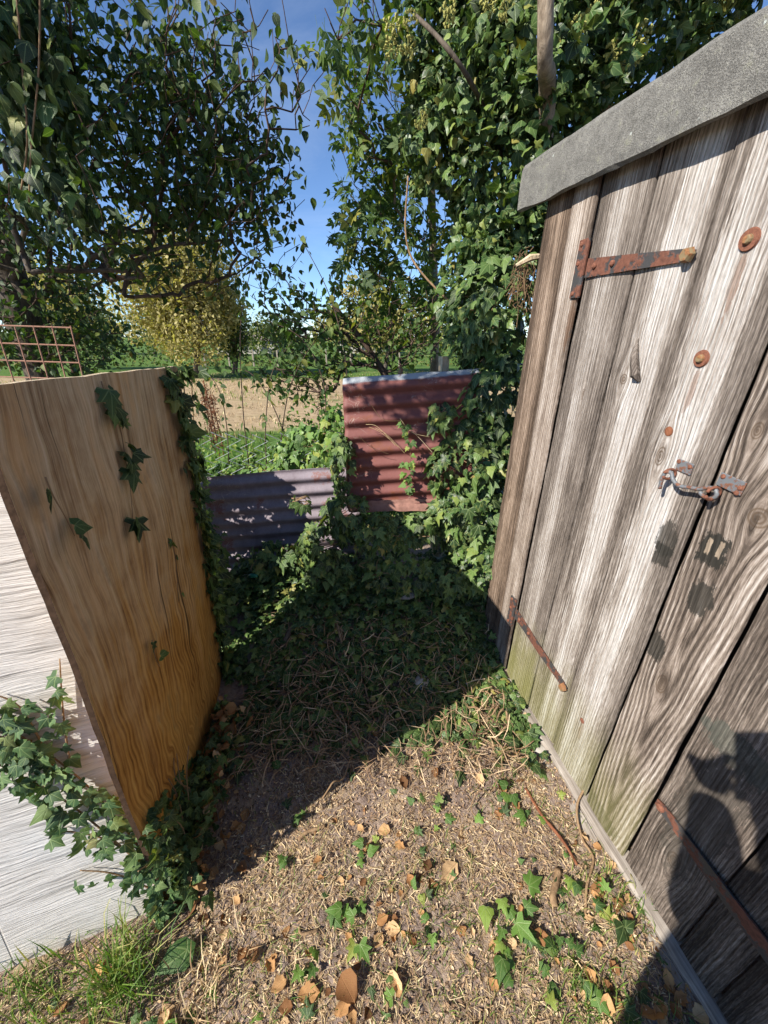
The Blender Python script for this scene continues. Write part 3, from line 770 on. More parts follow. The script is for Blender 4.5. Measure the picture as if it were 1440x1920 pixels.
def iron_mat(name, c_lo, c_mid, c_hi, rust, zinc_top, seed, top):
    b = NB(name); p = b.tc('Object'); s = b.sep(p)
    n1 = b.noise(b.vadd(p, (seed, 0, 0)), 7, 5, .6); n2 = b.noise(p, 120, 4, .65); n3 = b.noise(b.vmul(p, (30, 30, 5)), 1.0, 4, .6)
    col = b.ramp(b.add(b.mul(n1, .55), b.add(b.mul(n3, .25), b.mul(n2, .2))), [(.3, c_lo), (.5, c_mid), (.72, c_hi)])
    rr = b.sstep(b.add(n1, b.mul(n2, .2)), .66, .76); col = b.mix(b.mul(rr, .8), col, b.mix(n2, (rust[0] * .5, rust[1] * .5, rust[2] * .5), rust))
    # crease dirt lines and pale root scars left by ivy
    sc = b.noise(b.vadd(b.vmul(p, (9, 9, 16)), (seed * 2, 0, 0)), 1.0, 2, .5, 1.2)
    ln = b.math('SUBTRACT', 1, b.sstep(b.math('ABSOLUTE', b.sub(sc, .5)), .003, .009))
    gate = b.sstep(b.noise(p, 5, 2), .5, .6); col = b.mix(b.mul(b.mul(ln, gate), .5), col, (.42, .36, .30))
    if zinc_top:
        zl = b.sub(s[2], b.mul(s[0], .075))
        zm = b.mul(b.sstep(b.add(zl, b.mul(b.sub(n1, .5), .03)), top - .034, top - .024), b.sstep(b.add(n3, b.mul(n2, .3)), .42, .52))
        col = b.mix(zm, col, (.30, .325, .34))
    return b.done(b.bsdf(col, .62, .3, 0, b.bump(b.add(n2, b.mul(n1, 2)), .3, .004)))
M['ironA'] = iron_mat('red_iron', (.125, .045, .038), (.165, .060, .052), (.20, .078, .066), (.22, .075, .04), True, 3., 1.375)
M['ironB'] = iron_mat('mauve_iron', (.12, .092, .108), (.205, .172, .196), (.29, .25, .28), (.24, .08, .05), False, 8., 1)
ca = corrugated('corrugated_sheet', -.196, .46, .70, 1.352, 1.935, .072, M['ironA'], 3.0, lean=.03, curl=.030)
ca.location.z = .012
tag(ca, 'reddish brown corrugated iron sheet with bare zinc top edge', 'iron sheet')
cb = corrugated('corrugated_sheet', -1.02, -.13, .20, .845, 2.01, .075, M['ironB'], 8.0, lean=.05)
tag(cb, 'lower mauve grey corrugated iron sheet mostly in shadow', 'iron sheet')
# torn rusty flap under the red sheet
me, Mx = quad_sheet('iron_strip', (-.19, 1.915, .695), (.42, 1.93, .70), (.44, 1.935, .775), (-.19, 1.925, .748), .002, 20, 3, .008, .006, 5)
me.materials.append(solid('flaking_rust', (.36, .19, .15), .8, .2, 0, .6, 30, .5)); me.materials.append(M['rust']); me.materials.append(M['rust'])
o = obj('iron_strip', me); o.matrix_world = Mx; tag(o, 'flaking pinkish rust strip under the red iron sheet', 'iron strip')
# stake and broken stick behind
def stake(name, p0, p1, r, label, mat, sides=5, rag=.25):
    V, Fc = tube(smooth_poly([p0, (np.array(p0) + np.array(p1)) / 2 + .004, p1], 8), [r * (1 + rag * random.uniform(-.4, .4)) for _ in range(8)], sides)
    o = obj(name, mesh_np(name, V, Fc), mat); tag(o, label, name.replace('_', ' ')); return o
stake('fence_stake', (.31, 2.10, .1), (.298, 2.10, 1.457), .028, 'pale split wooden stake rising behind the red iron sheet', M['cutwood'], 4)
stake('broken_stick', (.03, 2.05, 1.2), (.085, 2.06, 1.405), .012, 'short broken stick poking above the red iron sheet', M['vine'], 6)
V, Fc = tube(smooth_poly([at(895, 700, 2.02), at(915, 690, 2.04), at(950, 682, 2.06), at(985, 684, 2.1)], 16), .005, 6)
tag(obj('loose_wire', mesh_np('loose_wire', V, Fc, smooth=True), M['zinc']), 'thin pale grey wire looping beside the wooden stake', 'wire')

# ------------------------------------------------------------------ leaf shapes
def ivy_shape(kind, fold, curl, seed):
    r = np.random.default_rng(seed)
    if kind == 5: H = [(.10, -.04), (.30, -.10), (.50, .06), (.31, .25), (.47, .52), (.19, .50), (.12, .72)]
    elif kind == 3: H = [(.14, -.05), (.34, -.02), (.46, .22), (.34, .36), (.24, .52), (.12, .76)]
    else: H = [(.18, -.04), (.38, .06), (.44, .26), (.34, .50), (.20, .72), (.09, .88)]
    H = [(x * r.uniform(.9, 1.1), y + r.uniform(-.03, .03)) for x, y in H]
    pts = [(0, .30), (0, 0)] + H + [(0, 1.0)] + [(-x, y) for x, y in [(a * r.uniform(.9, 1.1), c + r.uniform(-.03, .03)) for a, c in H]][::-1]
    V = []
    for i, (x, y) in enumerate(pts):
        z = -fold * abs(x) + curl * (y - .3) ** 2 * -1 + (r.uniform(-.05, .05) if i > 1 else .03)
        V.append((x, y, z))
    n = len(pts); Fc = [(0, i, i + 1) for i in range(1, n - 1)] + [(0, n - 1, 1)]
    Fc = [f for f in Fc]
    uv = [(.5 + x, .22 + .78 * y) for x, y in pts]
    return np.array(V, float), np.array(Fc), np.array(uv)

def oval_shape(wid, fold, curl, seed, n=4, x0=0., y0=0., ang=0., ln=1.0):
    r = np.random.default_rng(seed); ts = np.linspace(0, 1, n + 2)
    V = []; uv = []
    prof = lambda t: wid * (math.sin(math.pi * t ** .8) ** .9) * (1 - .25 * t)
    sp = []
    for t in ts: V.append((0, t, -curl * t * t)); uv.append((.5, t))
    for sgn in (1, -1):
        for t in ts[1:-1]:
            x = sgn * prof(t) * r.uniform(.9, 1.1); V.append((x, t - .02, fold * abs(x) - curl * t * t)); uv.append((.5 + x, t))
    m = n + 2; Fc = []
    R = list(range(m, m + n)); L = list(range(m + n, m + 2 * n))
    Fc.append((0, R[0], 1)); Fc.append((0, 1, L[0]))
    for i in range(n - 1):
        Fc += [(1 + i, R[i], R[i + 1]), (1 + i, R[i + 1], 2 + i), (1 + i, L[i + 1], L[i]), (1 + i, 2 + i, L[i + 1])]
    Fc += [(n, R[-1], n + 1), (n, n + 1, L[-1])]
    V = np.array(V) * ln; c, s = math.cos(ang), math.sin(ang)
    V = np.stack([V[:, 0] * c - V[:, 1] * s + x0, V[:, 0] * s + V[:, 1] * c + y0, V[:, 2]], 1)
    return V, np.array(Fc), np.array(uv)

def pinnate_shape(pairs, seed):
    r = np.random.default_rng(seed); parts = []
    for k in range(pairs):
        y = .28 + .46 * k / max(1, pairs - 1)
        for sg in (1, -1):
            parts.append(oval_shape(.26, .12, r.uniform(0, .25), seed * 10 + k, 2, 0, y, sg * -r.uniform(.85, 1.15), .38 * r.uniform(.85, 1.1)))
    parts.append(oval_shape(.27, .12, .1, seed, 2, 0, .72, r.uniform(-.1, .1), .42))
    st = np.array([(-.008, 0, 0), (.008, 0, 0), (.006, .75, 0), (-.006, .75, 0)])
    parts.append((st, np.array([(0, 1, 2), (0, 2, 3)]), np.array([(.5, 0), (.5, 0), (.5, .5), (.5, .5)])))
    V = []; Fc = []; U = []; o = 0
    for v, f, u in parts: V.append(v); Fc.append(f + o); U.append(u); o += len(v)
    V = np.concatenate(V); V[:, 2] -= .18 * V[:, 1] ** 2
    return V, np.concatenate(Fc), np.concatenate(U)

def dead_shape(seed):
    r = np.random.default_rng(seed); n = 7; V = []; uv = []; wid = r.uniform(.28, .52); cu = r.uniform(.4, 1.7); tw = r.uniform(-.9, .9); lob = r.uniform(.1, .38)
    for i in range(n + 1):
        t = i / n; w_ = wid * math.sin(math.pi * min(.98, max(.03, t)) ** .85) * (1 + lob * math.sin(t * 19 + seed))
        for j in range(5):
            a = (j - 2) / 2; x = a * w_
            z = cu * x * x + .25 * cu * (t - .5) ** 2 + tw * x * (t - .5) + r.uniform(-.05, .05)
            V.append((x * (1 - .25 * cu * abs(x)), t, z)); uv.append((.5 + x, t))
    Fc = []
    for i in range(n):
        for j in range(4):
            a = i * 5 + j; Fc += [(a, a + 1, a + 6), (a, a + 6, a + 5)]
    return np.array(V), np.array(Fc), np.array(uv)

LEAF = {
    'ivy': [ivy_shape(5, .25, .3, 1), ivy_shape(5, -.15, .15, 2), ivy_shape(3, .2, .35, 3), ivy_shape(5, .35, .5, 4)],
    'ivy_big': [ivy_shape(3, .3, .35, 5), ivy_shape(1, .3, .3, 6), ivy_shape(5, .2, .4, 7), ivy_shape(1, .15, .5, 8)],
    'ovate': [oval_shape(.33, .25, .2, 1), oval_shape(.38, .15, .35, 2), oval_shape(.30, .35, .1, 3)],
    'narrow': [oval_shape(.2, .25, .25, 4), oval_shape(.24, .2, .1, 5)],
    'pinnate': [pinnate_shape(3, 1), pinnate_shape(2, 2), pinnate_shape(3, 3)],
    'dead': [dead_shape(k) for k in range(1, 8)],
    'small': [oval_shape(.34, .2, .2, 7, 1), oval_shape(.3, .3, .1, 8, 1)],
}
_lm = {}
def leaf_me(kind, k, mat):
    key = (kind, k, mat.name)
    if key not in _lm:
        V, Fc, U = LEAF[kind][k]
        me = mesh_np('leaf', V, Fc, uv=U, smooth=False); me.materials.append(mat); _lm[key] = me
    return _lm[key]

def norm(v): return v / (np.linalg.norm(v, axis=-1, keepdims=True) + 1e-9)
def frames(tip, nor):
    y = norm(tip); z = nor - (nor * y).sum(-1, keepdims=True) * y; z = norm(z); x = np.cross(y, z)
    return np.stack([x, y, z], -1)

def foliage(parent, pos, tip, nor, size, kind, mat, nparts=300, stuff='foliage', leafname='leaf', pick=None):
    """nearest leaves in view become parts of their own, the rest one mesh of stuff"""
    pos = np.asarray(pos, float); N = len(pos); R = frames(np.asarray(tip, float), np.asarray(nor, float)); size = np.asarray(size, float)
    kk = rng.integers(0, len(LEAF[kind]), N)
    d = depth_of(pos); dd = np.maximum(d, .05)
    u = 720 + FP * pos[:, 0] / dd; up = pos[:, 1] * SP + (pos[:, 2] - EYE) * CP; v = 960 - FP * up / dd
    inside = (d > .1) & (u > 0) & (u < 1440) & (v > 0) & (v < 1920)
    score = np.where(inside, size / dd, 0) if pick is None else np.where(inside, pick, 0)
    ids = np.argsort(-score)[:nparts]; ids = ids[score[ids] > 0]
    pm = np.zeros(N, bool); pm[ids] = True
    off = np.array(parent.location) if parent is not None else np.zeros(3)
    for i in ids:
        o = bpy.data.objects.new(leafname, leaf_me(kind, int(kk[i]), mat))
        r = R[i] * size[i]; p = pos[i] - off
        o.matrix_basis = Matrix(((r[0, 0], r[0, 1], r[0, 2], p[0]), (r[1, 0], r[1, 1], r[1, 2], p[1]), (r[2, 0], r[2, 1], r[2, 2], p[2]), (0, 0, 0, 1)))
        COL.objects.link(o); o.parent = parent
    Vs = []; Fs = []; Us = []; Rn = []; base = 0
    for k in range(len(LEAF[kind])):
        m = (~pm) & (kk == k); n = m.sum()
        if n == 0: continue
        LV, LF, LU = LEAF[kind][k]
        W = np.einsum('nij,vj->nvi', R[m] * size[m][:, None, None], LV) + (pos[m] - off)[:, None, :]
        Vs.append(W.reshape(-1, 3)); nv = len(LV)
        Fs.append((LF[None] + (np.arange(n) * nv)[:, None, None]).reshape(-1, 3) + base); base += n * nv
        Us.append(np.tile(LU, (n, 1))); Rn.append(np.repeat(rng.random(n), nv))
    if Vs:
        me = mesh_np(stuff, np.concatenate(Vs), np.concatenate(Fs), uv=np.concatenate(Us), rnd=np.concatenate(Rn))
        o = obj(stuff, me, mat, parent)
        if nparts or stuff == 'foliage': o["kind"] = 'stuff'
        return o

def rdir(n): return norm(rng.normal(size=(n, 3)))
def V3(*a): return np.array(a, float)

# ------------------------------------------------------------------ branching trees
def ball(n): 
    v = rdir(n); return v * (rng.random((n, 1)) ** (1 / 2.6))

def grow(nodes, parents, targets, seg=.14, jit=.035, sag=0.0):
    nodes = [np.array(q, float) for q in nodes]; parents = list(parents)
    root = nodes[0]; order = np.argsort([min(np.linalg.norm(t - q) for q in nodes[::2]) for t in targets])
    arr = np.zeros((200000, 3)); arr[:len(nodes)] = nodes; n = len(nodes)
    par = parents; tips = []
    for ti in order:
        t = targets[ti]; d = np.linalg.norm(arr[:n] - t, axis=1) + np.where(arr[:n, 2] > t[2], .12, 0); i = int(np.argmin(d))
        L = np.linalg.norm(arr[i] - t); k = max(1, int(math.ceil(L / seg))); s = arr[i].copy(); prev = i
        bow = rng.normal(size=3) * jit * 1.2 * L + V3(0, 0, sag * L)
        for q in range(1, k + 1):
            f = q / k; p = s + (t - s) * f + bow * math.sin(math.pi * f) + (rng.normal(size=3) * jit * seg * 1.6 if q < k else 0)
            arr[n] = p; par.append(prev); prev = n; n += 1
        tips.append(prev)
    return arr[:n].copy(), np.array(par), np.array(tips)

def radii(par, n, r0, rmax, p=.45):
    cnt = np.zeros(n); child = np.zeros(n, int)
    for i in range(n - 1, 0, -1):
        if par[i] >= 0: child[par[i]] += 1
    cnt[child == 0] = 1
    for i in range(n - 1, 0, -1):
        if par[i] >= 0: cnt[par[i]] += max(cnt[i], 1)
    return np.minimum(r0 * np.maximum(cnt, 1) ** p, rmax)

def clump_pts(clumps, k=1.0):
    out = []
    for (c, rad, n) in clumps:
        out.append(np.array(c) + ball(max(1, int(n * k))) * np.array(rad))
    return np.concatenate(out)

def pxclump(u, v, Y, ru, rv, ry, n):
    c = at(u, v, Y); s = depth_of(c) / FP
    return (c, (ru * s, ry, rv * s * 1.05), n)

def tree(name, label, cat, trunk, clumps, leafkind, mat, per, spread, size, nparts, bark, r0=.0028, rmax=.16, group=None, droop=.5, seg=.14, extra=None, leafprob=1.0, trunk_r=None, jit=.035, sag=.0, up=.8):
    base = np.array(trunk[0], float); root = empty(name, base); tag(root, label, cat, group)
    tg = clump_pts(clumps); tk = smooth_poly(trunk, max(8, len(trunk) * 4))
    N0 = len(tk); arr, par, tips = grow(list(tk), [-1] + list(range(N0 - 1)), tg, seg, jit, sag)
    n = len(arr); r = radii(par, n, r0, rmax)
    if trunk_r is not None: r[:N0] = np.maximum(r[:N0], np.linspace(trunk_r, trunk_r * .45, N0))
    Vt, Ft = tube(tk - base, r[:N0] * (1 + .15 * rng.normal(size=N0)), 9)
    obj('trunk', mesh_np('trunk', Vt, Ft, smooth=True), bark, root)
    idx = np.arange(N0, n); A = arr[par[idx]] - base; B = arr[idx] - base; rb = r[idx]; ra = np.minimum(r[par[idx]], rb * 1.5)
    thick = rb > .008
    for nm, m, sd in (('limbs', thick, 6), ('twigs', ~thick, 3)):
        if m.any():
            V, Fc = seg_tubes(A[m], B[m], ra[m], rb[m], sd); o = obj(nm, mesh_np(nm, V, Fc, smooth=True), bark if nm == 'limbs' else M['twig'], root); o["kind"] = 'stuff'
    # leaves on the tips and the finest twigs
    fineN = idx[(rb < r0 * 2.6)]
    src = np.concatenate([tips, fineN]); src = src[rng.random(len(src)) < leafprob]
    cnt = rng.poisson(per, len(src)); P = np.repeat(arr[src], cnt, 0); k = len(P)
    P = P + ball(k) * spread
    tip = rdir(k) + V3(0, 0, -droop); nor = rdir(k) * .8 + V3(0, 0, up)
    sz = size * rng.uniform(.55, 1.2, k)
    if extra is not None:
        P = np.concatenate([P, extra[0]]); tip = np.concatenate([tip, extra[1]]); nor = np.concatenate([nor, extra[2]]); sz = np.concatenate([sz, extra[3]])
    foliage(root, P, tip, nor, sz, leafkind, mat, nparts, 'crown')
    return root, arr, r

# left ivy-hung tree, close over the board; out-of-view crown added for shade
L1 = [pxclump(110, 230, 2.9, 250, 270, .8, 330), pxclump(370, 320, 3.2, 160, 130, .6, 190), pxclump(250, 110, 3.0, 240, 110, .7, 100),
      pxclump(70, 500, 3.5, 150, 120, .5, 150), (V3(-1.30, .90, 2.93), (.46, .34, .12), 120), pxclump(470, 330, 3.0, 100, 90, .4, 26), pxclump(90, 640, 3.6, 140, 60, .5, 130),  # world-placed clump added out of view to shade the red sheet's top
      (V3(-4.1, 1.6, 4.4), (1.5, 1.4, .9), 300), (V3(-3.2, 2.6, 3.9), (1.1, 1.1, .8), 220), (V3(-2.3, 3.6, 4.4), (1.4, 1.2, .7), 130)]  # unseen crown clumps added to keep the tree below in shade
t1, a1, r1 = tree('ivy_hung_tree', 'dark dense tree hung with ivy filling the upper left above the plywood', 'tree',
     [V3(-3.05, 3.7, -.05), V3(-3.0, 3.65, 1.2), V3(-2.85, 3.5, 2.4), V3(-2.6, 3.3, 3.4)], L1, 'ovate', M['ovate'], 4.4, .13, .058, 300, M['bark'], trunk_r=.15, droop=.7)
# bare twiggy branches reaching right with few leaves
L2 = [pxclump(430, 170, 2.9, 100, 110, .5, 110), pxclump(490, 400, 3.0, 90, 120, .5, 80), pxclump(360, 520, 3.3, 170, 60, .5, 70), pxclump(570, 150, 2.7, 50, 60, .25, 22), pxclump(500, 50, 2.6, 100, 50, .4, 20)]
t1b, a1b, r1b = tree('bramble_thicket', 'twiggy half bare branches reaching across the blue sky gap', 'shrub',
     [V3(-3.1, 4.0, 0), V3(-2.9, 3.9, 1.2), V3(-2.6, 3.6, 2.1), V3(-2.0, 3.3, 2.9)], L2, 'ovate', M['ovate'], .75, .06, .058, 300, M['twig'], trunk_r=.03, r0=.0022, seg=.11, jit=.05, droop=.9)
# ivy curtain hanging down in the left tree
c, rad, _ = pxclump(50, 170, 2.5, 90, 230, .25, 0)
ivy_in_tree = empty('ivy_plant', (c[0], c[1], c[2] - 1.0)); tag(ivy_in_tree, 'large leaved ivy hanging down at the upper left corner', 'ivy')
q = c + ball(520) * np.array(rad); k = len(q)
foliage(ivy_in_tree, q, V3(0, -.1, -1) + rdir(k) * .5, V3(-.3, -.8, .3) + rdir(k) * .6, .085 * rng.uniform(.6, 1.2, k), 'ivy_big', M['ivy'], 260)
for k in range(2):
    u0 = 30 + 45 * k; P = smooth_poly([at(u0, -20, 2.35), at(u0 + rng.normal() * 15, 130, 2.35), at(u0 + rng.normal() * 20, 270, 2.35), at(u0 + rng.normal() * 20, 380, 2.35)], 16)
    V, Fc = tube(P - np.array(ivy_in_tree.location), .004, 5); obj('stem', mesh_np('stem', V, Fc, smooth=True), M['vine'], ivy_in_tree)
# elder right of the gap
L3 = [pxclump(735, 240, 3.0, 85, 130, .4, 75), pxclump(700, 420, 3.2, 75, 110, .4, 60), pxclump(790, 330, 3.3, 85, 180, .4, 90), pxclump(660, 300, 3.0, 30, 150, .3, 30), pxclump(665, 50, 2.5, 55, 50, .3, 24), pxclump(780, 520, 3.3, 90, 80, .4, 55)]
t2, a2, r2 = tree('elder_tree', 'loose elder with feathery leaves right of the blue sky gap', 'tree',
     [V3(.45, 3.5, 0), V3(.42, 3.45, 1.2), V3(.35, 3.4, 2.2), V3(.25, 3.3, 3.2)], L3, 'pinnate', M['elder'], 1.0, .08, .155, 300, M['bark_pale'], trunk_r=.045, r0=.0022, droop=.6)
# low tangle in front of the field
L4 = [pxclump(640, 610, 3.1, 160, 75, .4, 330), pxclump(540, 570, 3.0, 70, 70, .3, 90), pxclump(760, 610, 3.0, 120, 80, .3, 220), pxclump(560, 700, 3.0, 90, 50, .3, 130)]
t4, a4, r4 = tree('wild_shrub', 'low tangled shrub with thin dark branches above the red iron sheet', 'shrub',
     [V3(.30, 3.2, 0), V3(.2, 3.15, .7), V3(0, 3.1, 1.3), V3(-.35, 3.05, 1.75)], L4, 'ovate', M['elder'], 1.0, .06, .050, 260, M['twig'], trunk_r=.03, r0=.002, seg=.10, jit=.08)

# ------------------------------------------------------------------ ivy growing on things
def ivy_stem(parent, pts, r=.0025, mat=None, name='stem'):
    off = np.array(parent.location); V, Fc = tube(np.array(pts) - off, np.linspace(r, r * .5, len(pts)), 5)
    return obj(name, mesh_np(name, V, Fc, smooth=True), mat or M['vine'], parent)

def surf_leaves(pts, n, nrm, spread, size, lift=.02, down=(0, 0, -1), tilt=.6):
    """leaves strewn along a stem polyline lying on a surface with normal nrm"""
    pts = np.array(pts); nrm = np.array(nrm, float); t = rng.random(n) * (len(pts) - 1); i = np.minimum(t.astype(int), len(pts) - 2); f = (t - i)[:, None]
    p = pts[i] * (1 - f) + pts[i + 1] * f
    side = rdir(n); side -= (side @ nrm)[:, None] * nrm
    p = p + side * spread * rng.random((n, 1)) + nrm * lift * rng.uniform(.3, 1.6, (n, 1))
    tip = np.array(down) + norm(side) * .9 + nrm * rng.uniform(.0, .6, (n, 1))
    nor = nrm + rdir(n) * tilt + V3(0, 0, .35)
    return p, tip, nor, size * rng.uniform(.55, 1.2, n)

def cat_l(ls): return [np.concatenate(q) for q in zip(*ls)]

def plane_hit(u, v, Mx, lift=0.0):
    d = V3((u - 720) / FP, CP + (960 - v) / FP * SP, -SP + (960 - v) / FP * CP)
    n = -np.array(Mx.col[1][:3]); p = np.array(Mx.col[3][:3]) + n * lift; o = V3(0, 0, EYE)
    return o + d * ((p - o) @ n) / (d @ n)

# ivy over the pale panel
PN = -np.array(PANEL_M.col[1][:3])
pl = empty('ivy_plant', gr(330, 1690)); tag(pl, 'dusty green ivy creeping diagonally across the sunlit pale panel', 'ivy')
paths = [[(330, 1690), (250, 1575), (160, 1470), (70, 1400), (-30, 1340)], [(320, 1670), (230, 1590), (120, 1500), (10, 1440), (-60, 1400)], [(130, 1430), (118, 1330), (112, 1235)],
         [(300, 1640), (200, 1575), (95, 1555)], [(310, 1680), (220, 1640), (150, 1632)], [(100, 1440), (40, 1330), (-20, 1300)], [(320, 1690), (290, 1620), (255, 1530)], [(60,1390),(-10,1380),(-50,1370)]]
LL = []
for k, pth in enumerate(paths):
    P = smooth_poly([plane_hit(u, v, PANEL_M, .012) for u, v in pth], 20); ivy_stem(pl, P, .003)
    nl = (75, 80, 14, 16, 12, 28, 34, 22)[k]; LL.append(surf_leaves(P, nl, PN, .058 if k not in (2, 3, 4) else .02, .040, .026, tilt=.9))
foliage(pl, *cat_l(LL), 'ivy', M['ivy_grey'], 300)

# ivy on the plywood: hanging sprigs and a dark fringe along its far edge
BN = -np.array(BOARD_M.col[1][:3])
for (pth, nl, sz, lab) in (([(190, 715), (205, 760), (225, 800), (235, 860), (245, 920), (250, 990)], 14, .055, 'ivy sprig hanging down the middle of the plywood board'),
                           ([(85, 895), (100, 930), (120, 965), (140, 1005)], 3, .045, 'small ivy sprig low on the left of the plywood'),
                           ([(320, 1010), (330, 1060), (335, 1130)], 4, .03, 'thin ivy runner with tiny leaves on the plywood right side'),
                           ([(285, 1200), (292, 1235), (300, 1250)], 2, .035, 'single small ivy shoot near the golden foot of the plywood')):
    P = smooth_poly([plane_hit(u, v, BOARD_M, .006) for u, v in pth], 14); e = empty('ivy_sprig', P[0]); tag(e, lab, 'ivy')
    ivy_stem(e, P, .0016); foliage(e, *surf_leaves(P, nl, BN, .014, sz, .012), 'ivy', M['ivy'], 60)
e = empty('ivy_plant', (-.80, 1.5, 0)); tag(e, 'dark ragged ivy fringe climbing the far edge of the plywood', 'ivy')
LL = []
for k in range(6):
    P = smooth_poly([V3(-.80 + rng.normal() * .02, 1.46 + rng.normal() * .02, .05), V3(-.77, 1.44 + rng.normal() * .03, .5), V3(-.745, 1.45 + rng.normal() * .03, .95), V3(-.715, 1.43 + rng.normal() * .04, 1.44)], 24)
    ivy_stem(e, P, .004); LL.append(surf_leaves(P, 60, norm(BN + V3(.2, .2, 0)), .045, .050, .02))
P = smooth_poly([V3(-.70, 1.33, 1.44), V3(-.705, 1.36, 1.3), V3(-.725, 1.40, 1.1)], 12); LL.append(surf_leaves(P, 40, BN, .05, .06, .02))
foliage(e, *cat_l(LL), 'ivy', M['ivy'], 260)

# ivy column right of the red sheet
def ivy_mass(name, label, boxes, kind, mat, size, nparts, base, stems=8, stemmat=None):
    e = empty(name, base); tag(e, label, 'ivy'); LL = []
    for (c, rad, n, nr, dn) in boxes:
        c = np.array(c); d = rdir(n * 3); nr_ = norm(np.array(nr, float)); d = d[(d @ nr_) > -.25][:n]; m = len(d)
        rr = rng.uniform(.72, 1.06, (m, 1)); p = c + d * np.array(rad) * rr
        p = p + (vnoise(p, 6)[:, None] - .5) * d * np.array(rad) * .5
        LL.append((p, np.array(dn) + rdir(m) * .6 + d * .4, norm(d) * .8 + nr_ * .6 + rdir(m) * .75, size * rng.uniform(.35, 1.25, m)))
        for s in range(stems):
            q = c + ball(4) * np.array(rad) * .95; q = q[np.argsort(q[:, 2])]; ivy_stem(e, smooth_poly(q, 12), .003, stemmat)
    foliage(e, *cat_l(LL), kind, mat, nparts)
    return e
SUNN = (-.5, -.7, .45)
ivy_mass('ivy_plant', 'ivy thicket added behind the plywood to shade the mauve sheet', [(V3(-1.05, 1.78, .75), (.20, .22, .55), 900, SUNN, (0, -.2, -1)), (V3(-1.0, 1.72, .35), (.18, .2, .4), 500, (.3, -.5, .4), (0, -.2, -1)), (V3(-.92, 1.58, .40), (.10, .10, .42), 350, (.5, -.5, .4), (0, -.2, -1))], 'ivy', M['ivy'], .07, 120, (-1.0, 1.8, 0), 6)  # added thicket blocks sun from the mauve sheet and the soil before it
col_e = ivy_mass('ivy_plant', 'thick sunlit ivy curtain between the red iron sheet and the shed', [
    (V3(.50, 2.06, 1.62), (.17, .13, .22), 330, SUNN, (0, -.2, -1)), (V3(.52, 2.02, 1.28), (.17, .15, .28), 420, SUNN, (0, -.2, -1)), (V3(.47, 1.99, .98), (.19, .17, .25), 420, SUNN, (0, -.2, -1)),
    (V3(.47, 1.93, .68), (.22, .17, .22), 420, SUNN, (0, -.2, -1)), (V3(.52, 1.86, .42), (.18, .16, .22), 260, SUNN, (0, -.2, -1)), (V3(.28, 1.92, 1.20), (.07, .05, .06), 26, SUNN, (0, 0, -1)), (V3(.30, 1.90, .95), (.07, .05, .12), 50, SUNN, (0, 0, -1)),
    (V3(.36,1.9,.72),(.12,.08,.09),90,SUNN,(0,0,-1))],
    'ivy', M['ivy'], .066, 300, (.5, 2.0, .1), 10)
ivy_mass('ivy_plant', 'ivy spilling over the lower left corner of the red iron sheet', [
    (V3(-.20, 1.86, .72), (.10, .06, .10), 110, SUNN, (0, -.2, -1)), (V3(-.05, 1.84, .62), (.16, .08, .10), 150, SUNN, (0, -.2, -1)), (V3(-.31, 1.85, .56), (.13, .08, .10), 130, SUNN, (0, -.2, -1)),
    (V3(.15, 1.84, .63), (.16, .08, .09), 130, SUNN, (0, -.2, -1)), (V3(-.42, 1.86, .78), (.06, .04, .04), 14, SUNN, (0, 0, -1)), (V3(-.21, 1.90, .98), (.05, .05, .16), 70, SUNN, (0, 0, -1)),(V3(-.5,1.84,.46),(.1,.07,.08),60,SUNN,(0,0,-1))],
    'ivy', M['ivy'], .060, 300, (-.1, 1.85, .2), 5)
# fresh shoot climbing the red sheet
P = smooth_poly([at(775, 925, 1.90), at(770, 880, 1.90), at(768, 830, 1.90), at(757, 795, 1.90)], 16); e = empty('ivy_shoot', P[0]); tag(e, 'young yellow green ivy shoot climbing the red iron sheet', 'ivy')
ivy_stem(e, P, .0015); foliage(e, *cat_l([surf_leaves(P, 34, V3(-.3, -.9, .2), .018, .034, .012), surf_leaves(P[:8] + V3(-.03, 0, .01), 10, V3(-.3, -.9, .2), .012, .036, .012)]), 'ivy', M['ivy_fresh'], 60)
# dry scratches of old stems on the sheet
for k in range(7):
    u0, v0 = rng.uniform(670, 780), rng.uniform(745, 860)
    P = smooth_poly([at(u0, v0, 1.918), at(u0 + 22, v0 + 14 + rng.normal() * 8, 1.914), at(u0 + 55, v0 + 38 + rng.normal() * 10, 1.918)], 10)
    V, Fc = tube(P, .0011, 4); o = obj('dry_vine_stem', mesh_np('dry_vine_stem', V, Fc), M['straw']); tag(o, 'thin pale dry stem clinging to the red iron sheet', 'stem', 'dry stems on the red sheet')

# weeds and ivy in the sun behind the mauve sheet
ivy_mass('ivy_plant', 'pale sunlit ivy heap between the mauve sheet and the red one', [
    (V3(-.42, 2.22, .95), (.20, .12, .13), 240, SUNN, (0, -.2, -1)), (V3(-.62, 2.2, .80), (.20, .10, .08), 150, SUNN, (0, -.2, -1)), (V3(-.95, 2.75, .62), (.35, .15, .16), 260, SUNN, (0, -.2, -1)), (V3(-.55, 2.7, .75), (.25, .15, .18), 220, SUNN, (0, -.2, -1)), (V3(-.27, 2.12, 1.05), (.08, .08, .18), 100, SUNN, (0, 0, -1))],
    'ivy', M['ivy_fresh'], .060, 260, (-.4, 2.2, .1), 8, M['vine'])
LW = [(V3(-1.1, 3.05, .42), (.60, .35, .42), 1900), (V3(-.40, 2.9, .62), (.45, .3, .55), 2000), (V3(-1.6, 3.4, .3), (.5, .3, .35), 800)]
